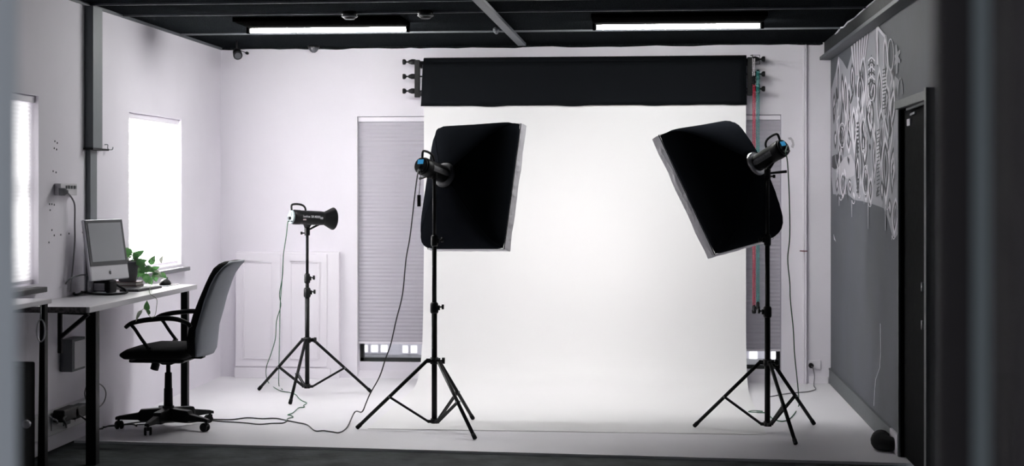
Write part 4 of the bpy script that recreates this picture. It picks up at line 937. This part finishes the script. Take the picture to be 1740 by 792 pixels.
def strobe(tip, n, w, u, L, r, mountc, label, lit, hdside, cw=1, reflector=False, ink='labeldim', strip=True, ringm='dullring', ringk=1.5, leverd=None):
    # tip: centre of the front rim; body extends back along -n
    back = tip - n * L
    o = thing('studio_strobe', label, 'studio light', mountc, 'studio strobes on stands')
    m = MB(); m.lathe(tip, -n * L, [(0, r * .93), (.05, r), (.72, r), (.74, r * 1.04), (.93, r * 1.06), (1, r * .96)], 28); m.build('housing', 'blk', o)
    m = MB(); m.lathe(back + n * .001, -n * .012, [(0, r * .97), (.6, r * .95), (1, r * .86)], 28); pn = m.build('rear_panel', lit if lit == 'panelgrey' else 'blk', o)
    pc = back - n * .0125
    m = MB(); m.obox(pc + u * r * .4 , w * r * .42, u * r * .26, n * .0015); m.build('display', 'lcd' if lit != 'panelgrey' else 'panelgrey', o)
    m = MB(); m.lathe(pc - u * r * .2, -n * .012, [(0, r * .24), (1, r * .22)], 18); m.build('dial', 'blk', o)
    for k in (-1, 0, 1):
        m = MB(); m.obox(pc + w * (k * r * .45) - u * r * .62, w * r * .13, u * r * .08, n * .003); m.build('button', 'bezel' if k else 'labelink', o)
    # handle arch over the rear end, standing upright
    hb_ = back + n * .02
    pts = [hb_ + u * r * .7 - n * .02, hb_ + u * r * 1.5 - n * .026, hb_ + u * r * 1.78 - n * .014, hb_ + u * r * 1.84 + n * .03, hb_ + u * r * 1.7 + n * .065, hb_ + u * r * 1.35 + n * .085, hb_ + u * r * .9 + n * .09]
    m = MB(); m.tube(smoothpath(pts, 5), .0075, 8); m.build('handle', 'blk', o)
    # side label strip on both sides of the housing
    def side(sgn, along, y): a_ = y / r; return back + n * along + w * (sgn * (r * 1.012) * math.cos(a_)) + u * (r * 1.012 * math.sin(a_))
    for sgn in (-1, 1):
        if strip:
            m = MB(); rows = []
            for i in range(9):
                al = .1 * L + (.30 * L + .62 * L - .1 * L) * i / 8; hh = r * .32 * (1 if 0 < i < 8 else .6); rows.append([side(sgn, al, -hh + 2 * hh * k / 5) for k in range(6)])
            m.loft(rows, closed=False, cap=False); m.build('label_strip', 'labelgrey', o)
        def fn(x, y, sgn=sgn):
            al = (.28 * L + x) if sgn < 0 else (.28 * L + .15 - x)
            a_ = (y - .002) / r; rr = r * 1.03; return back + n * al + w * (sgn * rr * math.cos(a_)) + u * (rr * math.sin(a_))
        sg = -1 if sgn < 0 else 1
        def fn2(x, y, sgn=sgn, hd=0):
            # on the side facing the viewer letters must run left to right
            al = (.22 * L + x) if cw > 0 else (.22 * L + .13 - x)
            a_ = y / r; rr = r * 1.03; return back + n * al + w * (sgn * rr * math.cos(a_)) + u * (rr * math.sin(a_))
        mt = MB(); vs, fs = text_mesh('Godox SK400II', .024, fn2); mt.add(vs, fs); mt.build('lettering', ink, o)
    if reflector:
        m = MB(); m.lathe(tip - n * .01, n * .095, [(0, r * .98), (.12, r * .98), (.16, r * .86), (1, r * 1.62), (1, r * 1.58), (.18, r * .82)], 32, cap=False); m.build('reflector', 'blk', o)
        m = MB(); m.cyl(tip - n * .005, tip + n * .03, .018, n=14); m.build('flash_tube', 'diff' if False else 'labelink', o)
        for sgn in (-1, 1):
            m = MB(); rows = []
            for i in range(5):
                al = .82 * L + .09 * L * i / 4; rows.append([side(sgn, al, -.008 + .016 * k / 4) for k in range(5)])
            m.loft(rows, closed=False, cap=False); m.build('model_badge', 'labeldim', o)
            m = MB(); rows = []
            for i in range(5):
                al = .21 * L + .16 * L * i / 4; rows.append([side(sgn, al, -.02 + .010 * k / 4) for k in range(5)])
            m.loft(rows, closed=False, cap=False); m.build('pale_badge', 'labelpink', o)
    else:
        m = MB(); m.lathe(tip - n * .022, n * .024, [(0, r * 1.15), (.2, r * 1.42), (.8, r * ringk), (1, r * (ringk - .02))], 32); m.build('speed_ring', ringm, o)
    # mounting yoke down to the stand
    mid = mountc; up_t = back + n * (L * .52) - u * r * .96
    m = MB()
    m.loft([[up_t + n * a_ * .035 + w * b_ * .018 + u * .012 for a_, b_ in ((-1, -1), (1, -1), (1, 1), (-1, 1))], [mid + V((0, 0, .05)) + RT * a_ * .016 + FW * b_ * .016 for a_, b_ in ((-1, -1), (1, -1), (1, 1), (-1, 1))]], sm=False)
    m.lathe(mid - UP * .005, (0, 0, .065), [(0, .02), (.9, .02), (1, .015)], 16); m.build('mounting_bracket', 'blk', o, bev=.002)
    m = MB(); ld = leverd.normalized(); a = mid + UP * .03; m.tube([a, a + ld * .04, a + ld * .12], [.006, .007, .009], 8); m.build('tilt_lever', 'blk', o)
    m = MB(); m.lathe(mid + UP * .012 - RT * hdside * .018, -RT * hdside * .03, [(0, .005), (.5, .005), (.55, .011), (1, .011)], 10); m.build('clamp_knob', 'blk', o)
    return back, pc
fcA = P(815, 322, 9.62); rA, nA, wA, uA = softbox(fcA, .56, .25, .025, .63, .826, .365, 'black softbox with silver lip on the left stand')
fcB = P(1206.5, 326, 9.50); rB, nB, wB, uB = softbox(fcB, -.84, .442, .145, .65, .838, .405, 'black tilted softbox with silver lip on the right stand')
zt = lambda py, t: 1.5 - (py - 323) * t / f
mA = V((sA.x, sA.y, zt(303, tA))); mBp = V((sB.x, sB.y, zt(303, tB)))
backA, pcA = strobe(rA - nA * .0, nA, wA, uA, .235, .054, mA, 'black strobe head with blue display on the left softbox', 'lcd', 1, leverd=-RT * .3 + FW * .2 - UP * .1)
backB, pcB = strobe(rB - nB * .0, nB, wB, uB, .235, .054, mBp, 'black strobe head with blue display on the right softbox', 'lcd', -1, cw=-1, ringm='chrome', ringk=1.46, leverd=RT * 1 + UP * .1)
nF, wF, uF = frame(math.radians(49), .05, 0)
tipF = P(548, 371, tF); mF = V((sF.x, sF.y, zt(399, tF)))
backF, pcF = strobe(tipF, nF, wF, uF, .25, .051, mF, 'black strobe head with open reflector on the far stand', 'panelgrey', 1, reflector=True, ink='labelink', strip=False, leverd=(tipF - UP * .06 - mF))

# ================================================================ CABLES
def cab(name, pts, mt, r, label, k=5): m = MB(); m.tube(smoothpath(pts, k), r, 6); return tag(m.build(name, mt), label, 'cable')
def fl(px, py, z=.005): return onz(px, py, z)
# left strobe cable: falls from the head to the floor, then runs left under the chair
a0 = pcA - uA * .03 - nA * .008
pts = [a0] + [P(x, y, t) for x, y, t in ((709, 300, 9.0), (705, 330, 9.05), (697, 400, 9.1), (690, 440, 9.12), (684, 500, 9.15), (673, 545, 9.18), (664, 585, 9.2), (655, 610, 9.22), (645, 640, 9.2), (629, 669, 9.2), (622, 685, 9.18), (615, 700, 9.17))] + [fl(*q) for q in ((603, 712), (590, 726), (577, 735), (565, 734), (550, 732), (535, 732), (522, 722), (505, 718), (490, 715), (468, 711), (445, 711.5), (420, 710), (395, 713), (372, 713), (345, 712), (310, 714), (280, 716), (240, 717), (205, 722))]
pts[13].z = max(pts[13].z, .05)
cab('strobe_cable', pts, 'cable', .0042, 'black cable falling from the left strobe and crossing the floor')
# receiver box hanging on its cord
c = P(712, 341, 9.05); a = pcA - uA * .04 + wA * .01
o = thing('hanging_receiver', 'small black box hanging on a thin cord below the left strobe', 'receiver', c)
m = MB(); m.tube([a, P(714.5, 300, 8.98), c + UP * .035], .002, 6); m.build('cord', 'cable', o)
m = MB(); m.obox(c, RT * .011, FW * .01, UP * .036); m.build('case', 'blk', o, bev=.003)
# second floor cable
pts = [fl(*q) for q in ((487, 716), (480, 719), (462, 719.5), (440, 721), (420, 719), (400, 717.5), (380, 716.5), (350, 714.5), (320, 718), (295, 717), (260, 720), (232, 722))]
cab('floor_cable', pts, 'cable', .004, 'lower black cable lying on the floor right of the chair')
pts = [pcF - uF * .03 - nF * .005] + [P(x, y, t) for x, y, t in ((489, 378, 10.62), (486.5, 400, 10.65), (482, 430, 10.7), (481, 445, 10.75), (480, 470, 10.8), (475, 500, 10.85), (477, 520, 10.9), (470, 545, 10.95), (468, 575, 11.0), (461, 600, 11.0), (452, 628, 11.0))] + [fl(*q) for q in ((456, 650), (470, 661), (480, 665), (492, 667), (503, 671), (507, 676), (513, 681), (521, 685), (516, 689), (517, 692), (508, 693), (503, 697), (497, 702), (489, 705), (494, 706), (498, 709), (490, 711), (487, 714), (485, 717))]
cab('strobe_cable', pts, 'green', .0034, 'thin green cable curling from the far strobe to the floor')
pts = [P(481, 440, 11.2), P(479, 480, 11.2), P(476, 520, 11.2), P(475, 570, 11.2), P(474, 615, 11.2), fl(474, 655), fl(480, 662)]
pts[-3] = P(474, 622, 11.2)
cab('green_cable', pts, 'green', .0034, 'straight dark green cord in front of the cupboard')
a0 = pcB - nB * .008 + wB * .02
pts = [a0] + [P(x, y, 8.95) for x, y in ((1335, 259), (1338, 275), (1341, 330), (1342, 400), (1338.5, 440), (1342, 480), (1343, 510), (1348, 560), (1350, 600))] + [P(1355, 640, 9.0), P(1354, 665, 9.1)] + [fl(*q) for q in ((1357, 690), (1350, 703), (1340, 713), (1328, 716), (1316, 713), (1310, 709), (1302, 702), (1288, 701), (1272, 700), (1280, 698), (1296, 699))]
pts[10] = P(1354, 640, 9.1); pts[11] = P(1357, 672, 9.3)
cab('strobe_cable', pts, 'green', .0038, 'dark green cable falling from the right strobe to the floor')
# outlet on the back wall with black plug and cord along the floor
c = ony(1382, 620, D)
o = thing('power_outlet', 'white double outlet low on the back wall near the corner', 'outlet', c)
m = MB(); xa, xb2 = ony(1371, 620, D).x, ony(1394, 620, D).x; m.box((xa, D - .012, ony(1380, 628, D).z), (xb2, D, ony(1380, 612, D).z)); m.build('faceplate', 'trimw', o, bev=.003)
c = ony(1378, 621, D - .012); m = MB(); m.lathe(c, (0, -.045, 0), [(0, .02), (.6, .02), (1, .012)], 16); tag(m.build('power_plug', 'blk'), 'round black plug in the outlet near the corner', 'plug')
pts = [c + V((0, -.045, 0)), ony(1382, 628, D - .05), ony(1384, 640, D - .06)] + [fl(*q) for q in ((1383, 655), (1386, 661), (1380, 664), (1370, 666), (1350, 667.5), (1330, 670), (1315, 673), (1308, 674))]
cab('mains_cable', pts, 'greycable', .004, 'thin grey cord from the back outlet along the floor')
# cables under the desk
pts = [onx(112, 708, XL + .14), onx(108, 712, XL + .15), onx(112, 722, XL + .15), fl(114, 734), fl(117, 741), fl(128, 738), fl(140, 735), fl(152, 732), fl(175, 728)]
cab('floor_cable', pts, 'cable', .006, 'black cable from the plug adapters across the floor behind the desk leg')
pts = [onx(132, 703, XL + .14), onx(140, 709, XL + .15), onx(150, 716, XL + .16), fl(162, 722), fl(176, 726), fl(185, 724), fl(200, 723), fl(215, 721), fl(226, 721), fl(232, 724)]
cab('floor_cable', pts, 'cable', .0055, 'black cable from the adapter running right towards the chair base')
pts = [onx(84, 708, XL + .14), onx(90, 712, XL + .15), onx(97, 716, XL + .16), fl(98, 728), fl(92, 738), fl(84, 744)]
cab('floor_cable', pts, 'greycable', .005, 'grey cable curling down beside the left table leg')
# dark bag near the door
c = onz(1507, 771); c = V((c.x, c.y, 0))
m = MB(); pts = [P(1497, 752, 8.55), P(1496, 762, 8.5), P(1503, 772, 8.45), P(1516, 777, 8.4), P(1530, 779, 8.38), P(1548, 781, 8.36)]
pts = [V((p.x, p.y, max(p.z, .05))) for p in pts]
sp = smoothpath(pts, 6); m.tube(sp, [(.056 if i < 8 else max(.03, .056 - (i - 8) * .0018)) for i in range(len(sp))], 14); m.sph(pts[0], .058, 14)
tag(m.build('cable_bag', 'blkmatte'), 'rounded black bag on the floor against the right skirting', 'bag')
# small clip and smudge on back wall
a = ony(1359, 426.5, D - .04); b = ony(1372, 427, D - .04); m = MB(); m.bar(a, b, .008, .008); m.cyl(a + V((.03, 0, 0)), a + V((.03, .04, 0)), .004, n=6)
tag(m.build('wall_clip', 'redbook'), 'tiny dark red clip on the white cover strip near the corner', 'clip')
m = MB(); pts = [ony(x, y, D - .002) for x, y in ((1339, 234), (1344, 233), (1348, 238), (1350, 246), (1348, 252), (1344, 250), (1346, 244), (1344, 238), (1340, 237))]; m.prism(pts, (0, .002, 0)); tag(m.build('wall_smudge', 'smudge'), 'faint grey curved smudge on the back wall beside the right strobe', 'smudge')
m = MB(); pts = [(1, 2)]
holes = [(93, 240), (97, 243), (92, 252), (96, 254), (90, 291), (95, 293), (84, 347), (88, 347), (92, 348), (85, 357), (88, 391), (92, 400), (83, 412), (103, 399), (117, 397), (140, 395)]
for x, y in holes:
    p = onx(x, y, XL); m.cyl(p + V((-.002, 0, 0)), p + V((.002, 0, 0)), .006, n=8)
tag(m.build('screw_holes', 'bezel'), 'scattered dark screw holes on the left wall around the outlet', 'screw holes'); bpy.data.objects['screw_holes']['kind'] = 'stuff'

# ================================================================ LIGHT, WORLD, CAMERA
w = bpy.data.worlds.new('World'); SC.world = w; w.use_nodes = True
w.node_tree.nodes['Background'].inputs[0].default_value = (.86, .9, 1, 1); w.node_tree.nodes['Background'].inputs[1].default_value = .8
cd = bpy.data.cameras.new('Camera'); cam = bpy.data.objects.new('Camera', cd); COL.objects.link(cam)
cam.location = CAM; cam.rotation_euler = (PI / 2, 0, TH)
cd.sensor_width = 36; cd.lens = f / 1740 * 36; cd.shift_y = -(396 - 323) / 1740; cd.clip_start = .05; cd.clip_end = 100
cd.dof.use_dof = True; cd.dof.focus_distance = 9.5; cd.dof.aperture_fstop = 2.8
SC.camera = cam
vs_ = SC.view_settings; vs_.view_transform = 'Standard'; vs_.look = 'None'; vs_.exposure = .28; vs_.gamma = 1; vs_.use_curve_mapping = False
bpy.context.view_layer.update()
